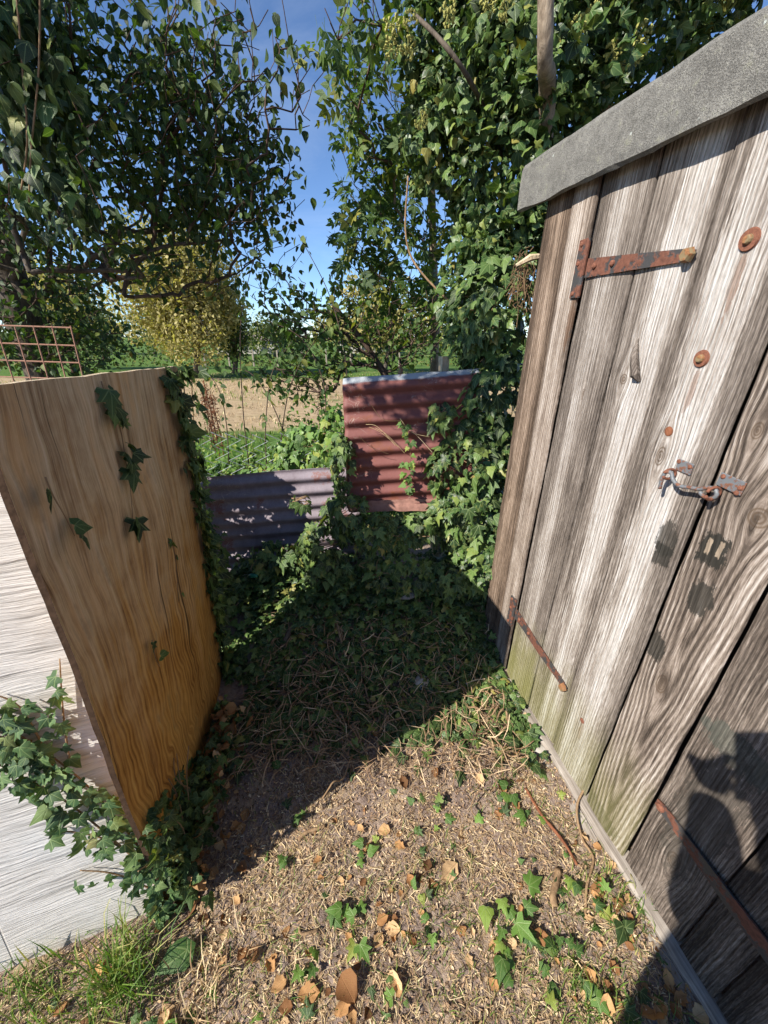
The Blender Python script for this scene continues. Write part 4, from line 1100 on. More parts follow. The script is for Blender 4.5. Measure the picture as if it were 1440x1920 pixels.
for k, (c, rad, n) in enumerate(LW):
    e = empty('weed_clump', (c[0], c[1], .1)); tag(e, ('low green weeds seen through the chain link wire', 'taller dark green weeds under the tangled shrub', 'weeds beyond the far edge of the plywood board')[k], 'weeds')
    d = ball(n); p = c + d * np.array(rad); p[:, 2] = np.maximum(p[:, 2], .08)
    foliage(e, p, rdir(n) + V3(0, 0, .3), rdir(n) * .6 + V3(-.2, -.3, 1), .045 * rng.uniform(.5, 1.3, n), 'narrow', M['weed'], 0, 'foliage')
    ps = c + ball(60) * np.array(rad) * V3(.9, .9, .8); A = ps.copy(); A[:, 2] = .1; A[:, :2] = c[:2] + (A[:, :2] - c[:2]) * .7
    V, Fc = seg_tubes(A - np.array(e.location), ps - np.array(e.location), np.full(60, .002), np.full(60, .001), 3); o = obj('stalks', mesh_np('stalks', V, Fc), M['weed'], e); o["kind"] = 'stuff'

# chain link wire
cl = empty('chain_link_fence', (-1.5, 2.55, .1)); tag(cl, 'sagging galvanised chain link wire in front of the weeds', 'fence')
pw = .092
for k in range(20):
    x0 = -1.45 + k * pw; pts = []
    for j in range(12):
        z = .98 - j * pw * .5 * 1.0 - .10 * (((k - 9) / 10) ** 2) * .3
        sgn = (j % 2) * 2 - 1
        pts.append(V3(x0 + sgn * pw * .52, 2.55 + sgn * .004 + .02 * math.sin(k * .5), z + .012 * math.sin(k * .7)) - V3(-1.5, 2.55, .1))
    V, Fc = tube(pts, .0034, 4); obj('wire', mesh_np('wire', V, Fc), M['zinc'], cl)
V, Fc = tube([(-.1, 0, -.1), (-.1, .01, .95)], .02, 8); obj('post', mesh_np('post', V, Fc), M['zinc'], cl)

# ------------------------------------------------------------------ ivy tree behind the shed
it = empty('ivy_tree', (1.12, 2.95, 0)); tag(it, 'tall trunks smothered in glossy flowering ivy behind the shed', 'tree')
def limb(pts, r, mat, name='trunk'):
    V, Fc = tube(smooth_poly(np.array(pts) - V3(1.12, 2.95, 0), 22), np.linspace(r, r * .75, 22) * (1 + .06 * rng.normal(size=22)), 10)
    return obj(name, mesh_np(name, V, Fc, smooth=True), mat, it)
limb([V3(1.12, 2.95, -.1), V3(1.05, 2.9, 1.4), at(1025, 230, 2.40), at(1022, 110, 2.14), at(1025, -80, 2.10)], .040, M['bark_pale'])
limb([at(1000, 480, 2.7), at(925, 250, 2.55), at(880, 150, 2.28), at(830, 80, 2.25), at(780, 30, 2.45)], .011, M['bark'], 'limb')
limb([at(1130, 300, 2.9), at(1140, 120, 2.75), at(1150, -40, 2.7)], .04, M['vine'], 'limb')
limb([at(880, 600, 2.4), at(770, 480, 2.5), at(765, 330, 2.5)], .006, M['vine'], 'limb')
def shell(c, rad, n, nr):
    d = rdir(n * 3); nr = norm(np.array(nr, float)); d = d[(d @ nr) > -.3][:n]; m = len(d)
    p = np.array(c) + d * np.array(rad) * rng.uniform(.45, 1.08, (m, 1)); p = p + (vnoise(p, 4)[:, None] - .5) * d * np.array(rad) * 1.1
    return p, V3(0, -.15, -.6) + rdir(m) * .85 + d * .4, d * .6 + nr * .5 + rdir(m) * .85, .057 * rng.uniform(.4, 1.3, m)
S = []
for (u, v, Y, ru, rv, ry, n) in [(1000, 120, 2.7, 190, 150, .4, 1500), (860, 90, 2.7, 120, 130, .35, 800), (1180, 90, 2.8, 200, 130, .4, 1100), (930, 330, 2.6, 110, 150, .3, 1000), (1060, 300, 2.7, 120, 140, .3, 700), (960, 470, 2.5, 70, 90, .2, 500), (1350, 30, 2.9, 160, 120, .4, 700), (820, 240, 2.75, 60, 90, .25, 300), (880, 560, 2.45, 60, 110, .18, 360), (1100, -120, 2.6, 400, 100, .5, 900)]:
    c, rad, _ = pxclump(u, v, Y, ru, rv, ry, n); S.append(shell(c, rad, int(n * 1.5), (-.55, -.75, .3)))
foliage(it, *cat_l(S), 'ivy_big', M['ivy'], 300, 'crown')
# flowering umbels
def umbel(c, r, n, seed):
    q = np.random.default_rng(seed); parts = []
    for k in range(n):
        d = q.normal(size=3); d /= np.linalg.norm(d); p = c + d * r
        parts.append(tube([c, p], .0009, 3)); bmq = []
        s = r * .24; V = [p + np.array(o) * s for o in ((1, 0, 0), (-1, 0, 0), (0, 1, 0), (0, -1, 0), (0, 0, 1), (0, 0, -1))]
        parts.append((V, [(0, 2, 4), (2, 1, 4), (1, 3, 4), (3, 0, 4), (2, 0, 5), (1, 2, 5), (3, 1, 5), (0, 3, 5)]))
    return join_vf(parts)
M['umbel'] = solid('ivy_flower', (.34, .33, .10), .7, .2, 0, .4, 90)
umb0 = [mesh_np('flower_umbel', *umbel(V3(0, 0, 0), .032, 26, k)) for k in range(3)]
for me in umb0: me.materials.append(M['umbel'])
for k, (u, v) in enumerate([(1113, 25), (1150, 95), (1197, 97), (1178, 122), (1085, 50), (735, 48), (770, 38), (733, 92), (840, 25), (790, 225), (1205, 60), (765, 90), (950, 20), (915, 10)]):
    o = bpy.data.objects.new('flower_umbel', umb0[k % 3]); o.location = at(u, v, 2.28 + .03 * (k % 4)) - V3(1.12, 2.95, 0); o.rotation_euler = (k, k * 2, 0); o.scale = (.9 + .1 * (k % 3),) * 3; link(o, it)
# cut straw nest of dead stems beside the shed corner
e = empty('cut_stem_bundle', at(982, 525, 1.87)); tag(e, 'bundle of broken straw coloured stems beside the shed corner', 'stems')
c0 = at(982, 525, 1.87); A = ball(140) * V3(.06, .05, .12); B = A + rdir(140) * V3(.03, .03, .05) + V3(0, 0, -.03)
V, Fc = seg_tubes(A, B, rng.uniform(.001, .003, 140), rng.uniform(.001, .002, 140), 4); o = obj('stems', mesh_np('stems', V, Fc), M['straw'], e); o["kind"] = 'stuff'
V, Fc = tube([V3(-.05, -.04, .045), V3(.0, -.05, .07), V3(.035, -.045, .075)], [.006, .013, .010], 6); obj('split_stub', mesh_np('split_stub', V, Fc), M['cutwood'], e)

# ------------------------------------------------------------------ far field: trees, hedge, houses
def far_tree(name, label, base, h, rad, n, mat, size, group, seed, kind='small', tr=.12, low=.25):
    base = np.array(base, float); base[2] = float(ground_h(base[0], base[1]))
    root = empty(name, base); tag(root, label, 'tree', group)
    c = base + V3(0, 0, h * (.5 + low / 2)); R = V3(rad, rad, h * (.5 - low / 2))
    cl = [(c + ball(1)[0] * R * .72, R * rng.uniform(.28, .46), 9) for _ in range(16)]
    tg = clump_pts(cl); tk = smooth_poly([base, base + V3(.05 * h, 0, h * .25), base + V3(.02 * h, 0, h * .55)], 8)
    arr, par, tips = grow(list(tk), [-1] + list(range(7)), tg, .5, .05); r = radii(par, len(arr), .012, tr)
    V, Fc = tube(tk - base, np.linspace(tr, tr * .6, 8), 8); obj('trunk', mesh_np('trunk', V, Fc, smooth=True), M['bark'], root)
    i = np.arange(8, len(arr)); V, Fc = seg_tubes(arr[par[i]] - base, arr[i] - base, np.minimum(r[par[i]], r[i] * 1.5), r[i], 4)
    o = obj('limbs', mesh_np('limbs', V, Fc), M['bark'], root); o["kind"] = 'stuff'
    P = np.concatenate([q[0] + ball(n // 16) * q[1] * 1.25 for q in cl]); k = len(P)
    foliage(root, P, rdir(k) + V3(0, 0, -.3), rdir(k) + V3(-.3, -.3, .5), size * rng.uniform(.5, 1.3, k), kind, mat, 0, 'crown')
    return root
far_tree('fruit_tree', 'rounded yellowing tree standing in the field behind the plywood', at(368, 708, 17), 5.4, 2.6, 24000, M['gold'], .15, None, 1, tr=.14, low=.06)
far_tree('fruit_tree', 'golden tree in the field seen above the red iron sheet', at(720, 705, 19), 4.0, 2.6, 6000, M['gold'], .17, None, 2, low=.12)
far_tree('fruit_tree', 'half hidden yellowing tree in the field at the far left', at(150, 705, 21), 5.0, 3.2, 6000, M['gold'], .2, None, 3)
far_tree('fruit_tree', 'small dark bush beside the rounded yellowing tree', at(440, 700, 19), 3.6, 1.0, 3000, M['hedge'], .16, None, 4, low=.1)
for k in range(16):
    x = -52 + k * 7.2 + rng.uniform(-2, 2); y = 62 + rng.uniform(-6, 10)
    far_tree('far_tree', 'distant green tree in the row closing the field', (x, y, 0), rng.uniform(6.5, 10), rng.uniform(4.0, 6), 1900, M['hedge'] if k % 3 else M['gold'], .5, 'trees closing the field', 10 + k, tr=.25, low=.05)
n = 9000; hx = rng.uniform(-50, 50, n); hy = 40 + rng.normal(size=n) * .6; hz = ground_h(hx, hy) + rng.random(n) * (2.1 + .9 * vnoise(np.stack([hx, hy * 0, hy * 0], 1), .4))
e = empty('hedge', (0, 40, -1)); tag(e, 'low hedge line across the far end of the field', 'hedge', None, None)
foliage(e, np.stack([hx, hy, hz], 1), rdir(n), rdir(n) + V3(0, -.6, .6), .34 * rng.uniform(.6, 1.3, n), 'small', M['hedge'], 0, 'foliage')
M['render'] = solid('pale_wall', (.45, .42, .38), .9); M['tile'] = solid('roof_tile', (.30, .24, .22), .9, .2, 0, .5, 3); M['pane'] = solid('window_glass', (.05, .06, .07), .15, .5)
M['timber'] = solid('fence_timber', (.30, .25, .20), .9)
def house(x, y, w_, d, h, label):
    z0 = float(ground_h(x, y)); e = empty('house', (x, y, z0)); tag(e, label, 'house')
    bm_obj('wall', box_bm(-w_ / 2, w_ / 2, 0, d, -.3, h), M['render'], e)
    V = [(-w_ / 2 - .3, -.4, h), (w_ / 2 + .3, -.4, h), (w_ / 2 + .3, d + .4, h), (-w_ / 2 - .3, d + .4, h), (-w_ / 2 - .3, d / 2, h + 1.5), (w_ / 2 + .3, d / 2, h + 1.5)]
    obj('roof', mesh_np('roof', V, [(0, 1, 5, 4), (2, 3, 4, 5), (0, 4, 3), (1, 2, 5), (3, 2, 1, 0)]), M['tile'], e)
    for q in range(3):
        xx = -w_ / 2 + w_ * (q + .5) / 3; wi = bm_obj('window', box_bm(xx - .55, xx + .55, -.06, .02, h - 1.7, h - .5), M['render'], e)
        bm_obj('pane', box_bm(xx - .47, xx + .47, -.075, -.062, h - 1.62, h - .58), M['pane'], wi)
house(-24, 74, 10, 6, 2.1, 'low pale house with grey roof beyond the field hedge')
house(-3.5, 76, 9, 6, 2.2, 'second pale house half hidden behind the tangled shrub')
for k in range(9):
    x = -14 + k * 1.9; y = 33.; bm = box_bm(-.06, .06, -.06, .06, -.1, 1.25, .01); o = bm_obj('fence_post', bm, M['timber'], None, (x, y, float(ground_h(x, y))))
    tag(o, 'grey timber post of the fence across the field', 'post', 'field fence posts')
# rusty dock stalks in the near field
for k, (u, v, Y, h) in enumerate([(402, 820, 3.6, .62), (412, 830, 3.7, .55), (395, 815, 3.8, .5), (600, 760, 4.2, .4)]):
    b0 = at(u, v, Y); b0[2] = float(ground_h(b0[0], b0[1])); e = empty('dry_dock_plant', b0)
    tag(e, ('tallest rusty brown dock stalk beyond the plywood edge', 'second rusty dock stalk right of the tallest one', 'rusty dock stalk left of the tallest one', 'short rusty dock stalk beside the low shrub')[k], 'weed')
    H = at(u, v, Y)[2] - b0[2] + h * .8
    V, Fc = tube(smooth_poly([V3(0, 0, 0), V3(.02, 0, H * .5), V3(-.01, 0, H)], 10), .005, 5); obj('stalk', mesh_np('stalk', V, Fc), M['rust_stalk'], e)
    A = np.stack([rng.normal(size=160) * .02, rng.normal(size=160) * .02, H * rng.uniform(.45, 1.0, 160)], 1); B = A + rdir(160) * .03
    V, Fc = seg_tubes(A, B, np.full(160, .004), np.full(160, .002), 3); o = obj('seed_spikes', mesh_np('seed_spikes', V, Fc), M['rust_stalk'], e); o["kind"] = 'stuff'
# meadow grass behind the wire
n = 26000; gx = rng.uniform(-6, 2.5, n); gy = 2.7 + 9 * rng.random(n) ** 1.6; gz = ground_h(gx, gy)

def blades(name, x, y, z, h, w_, mat, bend=.5, label=None, parent=None, lean=None):
    n = len(x); a = rng.random(n) * 2 * math.pi; d = np.stack([np.cos(a), np.sin(a), a * 0], 1)
    if lean is not None: d = norm(d + np.array(lean))
    s = np.stack([-d[:, 1], d[:, 0], a * 0], 1); p = np.stack([x, y, z], 1); hh = np.asarray(h)[:, None]; ww = (np.ones(n) * w_)[:, None]
    bd = rng.uniform(.1, 1, (n, 1)) * bend
    mid = p + d * bd * hh * .3 + V3(0, 0, 1) * hh * .6; tip = p + d * bd * hh + V3(0, 0, 1) * hh * (1 - .35 * bd)
    V = np.stack([p - s * ww, p + s * ww, mid - s * ww * .75, mid + s * ww * .75, tip], 1).reshape(-1, 3)
    if parent is not None: V = V - np.array(parent.location)
    f = np.array([(0, 1, 3), (0, 3, 2), (2, 3, 4)]); Fc = (np.arange(n)[:, None, None] * 5 + f[None]).reshape(-1, 3)
    uv = np.tile(np.array([(.4, 0), (.6, 0), (.42, .6), (.58, .6), (.5, 1)]), (n, 1))
    o = obj(name, mesh_np(name, V, Fc, uv=uv, rnd=np.repeat(rng.random(n), 5)), mat, parent)
    o["kind"] = 'stuff'
    if label: tag(o, label, 'grass')
    return o
keep = rng.random(n) < np.where((gy > 6.0), .0, 1.0) * (.2 + vnoise(np.stack([gx, gy, gx * 0], 1), 2.)); blades('meadow_grass', gx[keep], gy[keep], gz[keep] - .01, rng.uniform(.05, .16, keep.sum()), .004 * (1 + gy[keep] * .12), M['grass'], .8, 'short uneven meadow grass in the field behind the wire')

n = 30000; gx = rng.uniform(-14, 5, n); gy = 6 + 14 * rng.random(n) ** 1.3; keep = rng.random(n) < sst(vnoise(np.stack([gx * .7, gy * 1.6, gx * 0], 1), 1.3), .35, .7); gx, gy = gx[keep], gy[keep]; n = len(gx)
blades('field_stubble', gx, gy, ground_h(gx, gy) - .01, rng.uniform(.03, .11, n), .006, M['straw'], 1.2, 'dry stubble standing on the pale field beyond the wire')
n = 9000; gx = rng.uniform(-14, 5, n); gy = 6 + 12 * rng.random(n) ** 1.3; keep = rng.random(n) < sst(vnoise(np.stack([gx * .6 + 5, gy * 1.2, gx * 0], 1), 1.), .5, .75); gx, gy = gx[keep], gy[keep]; n = len(gx)
blades('field_weeds', gx, gy, ground_h(gx, gy) - .01, rng.uniform(.05, .16, n), .010, M['grass'], 1.2, 'green weeds patching the pale field beyond the wire')
# ------------------------------------------------------------------ litter in the passage
def shed_side(x, y): return (x - P0[0]) * -WN[0] + (y - P0[1]) * -WN[1]    # >0 inside the shed
def in_passage(x, y):
    ok = shed_side(x, y) < -.045
    bx = -.643 + (-.159) * (y - .594) / .881
    ok &= np.where(y > .594, x > bx + .01, x > -1.9)
    pny = .594 + (x + .643) * (.444 / 1.2)
    ok &= ~((x < -.643) & (y > pny - .01))
    return ok
def scatter(n, x0, x1, y0, y1, dens=None):
    x = rng.uniform(x0, x1, n); y = rng.uniform(y0, y1, n); k = in_passage(x, y)
    if dens is not None: k &= rng.random(n) < dens(x, y)
    return x[k], y[k]

def ribbons(name, x, y, ln, wd, mat, label, lift=.006, tiltz=.25):
    n = len(x); z = ground_h(x, y) + lift * rng.random(n) + .004; a = rng.random(n) * 2 * np.pi
    d = np.stack([np.cos(a), np.sin(a), rng.normal(size=n) * tiltz], 1); s = np.stack([-np.sin(a), np.cos(a), rng.normal(size=n) * .5], 1)
    p = np.stack([x, y, z], 1); L = ln[:, None] / 2; W = wd[:, None] / 2; bow = (s * rng.normal(size=(n, 1)) * .16 + V3(0, 0, .08) * rng.random((n, 1))) * L
    a0 = p - d * L; a2 = p + d * L; a1 = p + bow
    a0[:, 2] = np.maximum(a0[:, 2], z - .006); a2[:, 2] = np.maximum(a2[:, 2], z - .006)
    V = np.stack([a0 - s * W * .6, a0 + s * W * .6, a1 - s * W, a1 + s * W, a2 - s * W * .4, a2 + s * W * .4], 1).reshape(-1, 3)
    f = np.array([(0, 1, 3), (0, 3, 2), (2, 3, 5), (2, 5, 4)]); Fc = (np.arange(n)[:, None, None] * 6 + f[None]).reshape(-1, 3)
    uv = np.tile(np.array([(.5, 0), (.5, 0), (.5, .5), (.5, .5), (.5, 1), (.5, 1)]), (n, 1))
    o = obj(name, mesh_np(name, V, Fc, uv=uv, rnd=np.repeat(rng.random(n), 6)), mat)
    tag(o, label, 'litter', None, 'stuff'); return o
bare = lambda x, y: np.clip(.16 + 1.9 * (vnoise(np.stack([x, y, x * 0], -1), 5) - .38) + .5 * (1 - sst(y, .5, .9)) - .75 * (sst(y, .95, 1.25)) * (y - .594 > .72 * (x + .643)), .04, 1)
x, y = scatter(84000, -1.6, .95, .1, 1.7, bare); n = len(x)
ribbons('straw_litter', x, y, rng.gamma(2, .0075, n) + .005, rng.uniform(.0006, .0022, n), M['straw'], 'dry chopped straw and grass litter over the trodden soil')
x, y = scatter(46000, -1.6, .95, .1, 1.7); n = len(x)
ribbons('chaff_litter', x, y, rng.uniform(.003, .013, n), rng.uniform(.0015, .006, n), M['chaff'], 'small chaff and leaf crumbs strewn on the soil', .004, .4)
gd = lambda x, y: np.clip(1.3 * (vnoise(np.stack([x + 7, y, x * 0], -1), 4) - .42) + .55 * (1 - sst(y, .35, .75)), .0, .8)
x, y = scatter(14000, -1.6, .95, .12, 1.3, gd); n = len(x)
blades('sparse_grass', x, y, ground_h(x, y) - .002, rng.uniform(.012, .045, n), .0011, M['grass'], 1.5, 'thin sparse grass sprouting through the straw litter')
# soil crumbs and grit
nP = 5000; x, y = scatter(nP, -1.2, .9, .12, 1.6); n = len(x); s = np.minimum(rng.gamma(2, .0013, n) + .001, .0042)
octv = np.array([(1, 0, 0), (-1, 0, 0), (0, 1, 0), (0, -1, 0), (0, 0, 1), (0, 0, -1)], float); octf = np.array([(0, 2, 4), (2, 1, 4), (1, 3, 4), (3, 0, 4), (2, 0, 5), (1, 2, 5), (3, 1, 5), (0, 3, 5)])
W = (octv[None] * rng.uniform(.6, 1.3, (n, 6, 1))) * s[:, None, None] + np.stack([x, y, ground_h(x, y) + s * .4 + .002], 1)[:, None]
o = obj('soil_crumbs', mesh_np('soil_crumbs', W.reshape(-1, 3), (octf[None] + (np.arange(n) * 6)[:, None, None]).reshape(-1, 3)), solid('soil_crumb', (.17, .135, .105), .95, .1, 0, .5, 20)); tag(o, 'small crumbs of soil and grit on the trodden ground', 'grit', None, 'stuff')

# fallen leaves, each a thing
def lay_leaf(u, v, size, kind, k, mat, name, label, cat, group, rz=None, tilt=None, p=None, lift=.006):
    if p is None: p = gr(u, v)
    p = np.array(p, float); p[2] = float(ground_h(p[0], p[1])) + lift
    me = leaf_me(kind, k % len(LEAF[kind]), mat); o = bpy.data.objects.new(name, me); COL.objects.link(o)
    o.location = p; o.scale = (size,) * 3
    o.rotation_euler = ((rng.normal() * .25) if tilt is None else tilt, rng.normal() * .3, rng.random() * 6.28 if rz is None else rz)
    return tag(o, label, cat, group)
spec = [((370, 1690), .085, 'largest dead brown leaf lying at the foot of the plywood'), ((855, 1620), .075, 'broad curled dead leaf in the middle of the sunlit ground'), ((640, 1715), .06, 'orange brown leaf resting among small green ivy leaves'),
        ((640, 1835), .07, 'tan dead leaf lying flat near the bottom of the picture'), ((735, 1820), .06, 'upright folded dead leaf right of the tan flat one'), ((1245, 1890), .07, 'curled dead leaf at the edge of the photographer shadow'), ((760, 1485), .045, 'reddish dead leaf lying just outside the shadow edge'),
        ((1165, 1690), .045, 'brown leaf beside the dark ivy leaf near the shed sill'), ((305, 1890), .085, 'large dead leaf beside the grass tuft at the bottom left'), ((470, 1810), .055, 'tan crumpled leaf below the shaded soil'), ((985, 1375), .05, 'pale orange leaf by the shed foot in sun'), ((825, 1280), .04, 'orange leaf lying in the shade by the ivy'), ((560, 1870), .055, 'folded tan leaf near the bottom middle'), ((750, 1745), .045, 'round brown leaf above the folded upright one')]
for k, ((u, v), s, lab) in enumerate(spec): lay_leaf(u, v, s, 'dead', k, M['dead'], 'fallen_leaf', lab, 'dead leaf', None, lift=.012)
x, y = scatter(1500, -1.3, .85, .16, 1.4, lambda x, y: np.clip((.10 + .35 * (1 - sst(y, .45, .9)) + .3 * (np.abs(x + .6) < .16) + .2 * (x > .35)) * (vnoise(np.stack([x, y, x * 0 + 9], -1), 7) > .36), 0, 1))
for k in range(min(len(x), 290)):
    sh = (y[k] - .594) > .72 * (x[k] + .643)
    lay_leaf(0, 0, rng.uniform(.016, .044), 'dead', int(rng.integers(7)), M['dead'], 'fallen_leaf', 'small curled dead leaf lying in the shaded passage' if sh else 'small curled dead leaf lying on sunlit straw', 'dead leaf', 'dead leaves in the shade' if sh else 'dead leaves in the sun', p=(x[k], y[k], 0), lift=.010)

# green ivy sprigs on the ground
def sprig(u, v, n, r, size, label, mat=None, stem=True):
    p = gr(u, v); p[2] = float(ground_h(p[0], p[1])); e = empty('ivy_sprig', p); tag(e, label, 'ivy')
    c = p + np.stack([rng.normal(size=n) * r, rng.normal(size=n) * r, rng.uniform(.012, .04, n)], 1)
    foliage(e, c, np.stack([rng.normal(size=n), rng.normal(size=n) - .6, rng.normal(size=n) * .15], 1), rdir(n) * .35 + V3(-.1, -.2, 1), size * rng.uniform(.6, 1.15, n), 'ivy', mat or M['ivy_fresh'], 60)
    if stem:
        P = smooth_poly([p + V3(-r, .01, .006), p + V3(0, rng.normal() * r * .4, .014), p + V3(r, -.01, .006)], 10); ivy_stem(e, P, .0016)
for args in [(950, 1690, 7, .035, .062, 'large bright green ivy sprig lit by sun on the straw'), (945, 1800, 5, .018, .05, 'ivy sprig just below the large bright one'), (680, 1605, 5, .03, .040, 'ivy sprig flat on bare soil in the middle of the passage'),
             (650, 1750, 8, .035, .042, 'dense ivy sprig left of the round brown leaf'), (530, 1625, 3, .015, .035, 'small ivy sprig at the end of the shadow edge'), (825, 1515, 2, .012, .038, 'pair of dark ivy leaves right of the reddish leaf'), (948, 1490, 3, .018, .045, 'pale ivy sprig near the brown twig by the shed'),
             (985, 1530, 2, .012, .040, 'two ivy leaves on the straw beside the brown twig'), (1160, 1745, 2, .010, .058, 'dark green ivy leaves standing beside the shed sill'), (1065, 1800, 4, .025, .045, 'ivy leaves below the thick vine near the sill'), (1085, 1680, 7, .03, .036, 'small leafy ivy clump around the thick vine'),
             (870, 1355, 4, .035, .040, 'ivy leaves straddling the shadow edge near the shed'), (780, 1560, 2, .01, .036, 'single dark ivy leaf pair on bare soil'), (1120, 1885, 2, .012, .055, 'two upright lime ivy leaves at the bottom right'), (560, 1550, 3, .02, .035, 'ivy leaves at the rim of the shade'),
             (1040, 1855, 3, .02, .045, 'ivy leaf trio below the vine clump'), (1100, 1460, 4, .016, .034, 'ivy tip climbing off the shed sill'), (960, 1400, 3, .02, .03, 'tiny ivy leaves by the concrete lump'), (575, 1820, 2, .012, .045, 'upright ivy leaf between tan leaves')]:
    u, v, n, r, s, lab = args; sprig(u, v, n, r, s, lab, M['ivy'] if 'dark' in lab else None)
x, y = scatter(700, -.9, .8, .18, 1.35, lambda x, y: np.clip(.14 + .40 * (x > .1) * (y < .9) + .25 * (y < .5), 0, 1) * (vnoise(np.stack([x, y, x * 0 + 4], -1), 6) > .42))
for k in range(min(len(x), 170)):
    sh = (y[k] - .594) > .72 * (x[k] + .643)
    lay_leaf(0, 0, rng.uniform(.016, .042), 'ivy', int(rng.integers(4)), M['ivy_fresh'] if rng.random() < .6 else M['ivy'], 'loose_leaf', 'loose green ivy leaf dropped in the shaded passage' if sh else 'loose green ivy leaf dropped on sunlit straw', 'leaf', 'loose ivy leaves in the shade' if sh else 'loose ivy leaves in the sun', tilt=rng.normal() * .5, p=(x[k], y[k], 0), lift=.012)
# shaded mat of ivy in the back of the passage
e = empty('ivy_mat', (-.1, 1.7, .2)); tag(e, 'dark mat of ground ivy filling the shaded end of the passage', 'ivy')
n = 9500; x = rng.uniform(-1.0, .66, n); y = rng.uniform(.98, 2.0, n)
k = in_passage(x, y) | (y > 1.72); d = np.maximum(sst(y, 1.0, 1.42) * .9, .75 * (1 - sst(x, -.72, -.5))) + .10; d = d * np.clip(.35 + 1.5 * (vnoise(np.stack([x, y, x * 0 + 3], -1), 5) - .25), .1, 1); k &= rng.random(n) < d; x, y = np.concatenate([x[k], rng.uniform(-.95, -.45, 650)]), np.concatenate([y[k], rng.uniform(1.4, 1.92, 650)]); n = len(x)
lay = rng.random(n) ** 1.5 * (.04 + .16 * sst(y, 1.5, 1.95)) + .012
P = np.stack([x, y, ground_h(x, y) + lay], 1)
foliage(e, P, np.stack([rng.normal(size=n), rng.normal(size=n) - .7, rng.normal(size=n) * .3 - .2], 1), rdir(n) * .5 + V3(-.1, -.35, 1), .052 * rng.uniform(.45, 1.15, n), 'ivy', M['ivy'], 300)
e = empty('ivy_plant', (-.62, .75, 0)); tag(e, 'ragged ivy and dead leaves heaped over the foot of the plywood', 'ivy')
n = 420; f = rng.random(n); x = -.625 - .159 * f * .75 + np.abs(rng.normal(size=n)) * .035 + .012; y = .60 + .66 * f; z = rng.random(n) ** 1.3 * (.19 - .10 * f) + .01
P = np.stack([x, y, z], 1); foliage(e, P, rdir(n) + V3(.2, -.2, -.7), rdir(n) * .7 + V3(.7, -.4, .5), .040 * rng.uniform(.4, 1.2, n), 'ivy', M['ivy'], 220)
n = 150; f = rng.random(n); P = np.stack([-.61 - .159 * f * .75 + np.abs(rng.normal(size=n)) * .05, .60 + .66 * f, rng.random(n) ** 1.5 * .12 + .012], 1)
foliage(e, P, rdir(n), rdir(n) + V3(.3, -.2, .6), .045 * rng.uniform(.4, 1.2, n), 'dead', M['dead'], 150, 'dead_foliage', 'dead_leaf')
P_ = []
n = 250; f = rng.random(n) ** 1.6; zz = rng.random(n) ** 1.1 * .40 * (1 - .75 * f) + .02
P = np.stack([-.628 - .13 * f + np.abs(rng.normal(size=n)) * .022 + .012 + .02 * (zz < .15), .585 + .42 * f, zz], 1)
foliage(e, P, rdir(n) * .8 + V3(.2, -.3, -.7), rdir(n) * .7 + V3(.8, -.5, .3), .038 * rng.uniform(.4, 1.25, n), 'ivy', M['ivy'], 200)
for k in range(9):
    f = rng.random() * .6; q = [V3(-.60 - .1 * f, .60 + .4 * f, .01)]
    for j in range(4): q.append(q[-1] + V3(-.004 + rng.normal() * .006, rng.normal() * .03, .075 + rng.normal() * .015))
    V, Fc = tube(smooth_poly(q, 14) - np.array(e.location), .0016, 5); obj('stem', mesh_np('stem', V, Fc), M['vine'], e)
# arching canes in front of the field
for k, (pts, lab) in enumerate([([(470, 900, 2.7), (455, 760, 2.75), (452, 600, 2.8), (480, 470, 2.8)], 'thin upright cane crossing the sky gap left of centre'), ([(560, 900, 2.7), (520, 780, 2.7), (470, 700, 2.75), (400, 690, 2.8)], 'arching bramble cane bending left over the field'),
        ([(600, 880, 2.7), (610, 740, 2.7), (570, 640, 2.75), (500, 600, 2.8)], 'bramble cane leaning left from the red sheet corner'), ([(430, 900, 2.8), (425, 800, 2.8), (410, 730, 2.85), (380, 690, 2.9)], 'short bramble cane beside the plywood edge'),
        ([(640, 860, 2.6), (650, 700, 2.7), (620, 560, 2.8), (560, 440, 2.8)], 'tall bare cane rising behind the red sheet corner'), ([(520, 900, 2.7), (540, 740, 2.7), (590, 640, 2.7), (640, 600, 2.7)], 'bramble cane arching right toward the tangled shrub'), ([(500, 880, 2.6), (498, 800, 2.6), (510, 700, 2.65), (548, 640, 2.7)], 'slender leafy cane above the chain link wire')]):
    P = smooth_poly([at(*q) for q in pts], 26); P[0, 2] = .15; e2 = empty('bramble_cane', P[0]); tag(e2, lab, 'bramble')
    V, Fc = tube(P - P[0], np.linspace(.0045, .0018, 26), 5); obj('cane', mesh_np('cane', V, Fc, smooth=True), M['twig'], e2)
    nl = 26; foliage(e2, *surf_leaves(P[6:], nl, V3(-.2, -.8, .4), .035, .05, .01, tilt=1.0), 'ovate', M['elder'], 60)
# low ivy along the back sheets
ivy_mass('ivy_plant', 'shadowed ivy clump against the foot of the mauve sheet', [(V3(-.62, 1.88, .38), (.14, .10, .14), 130, (0, -1, .4), (0, -.2, -1)), (V3(-.85, 1.8, .25), (.12, .12, .12), 90, (0, -1, .4), (0, -.2, -1)), (V3(-.3, 1.84, .40), (.16, .10, .10), 110, (0, -1, .4), (0, -.2, -1)),
    (V3(.05, 1.80, .40), (.22, .10, .12), 160, (0, -1, .4), (0, -.2, -1)), (V3(.34, 1.78, .36), (.16, .10, .12), 120, (0, -1, .4), (0, -.2, -1))], 'ivy', M['ivy'], .056, 260, (-.4, 1.85, .2), 5)
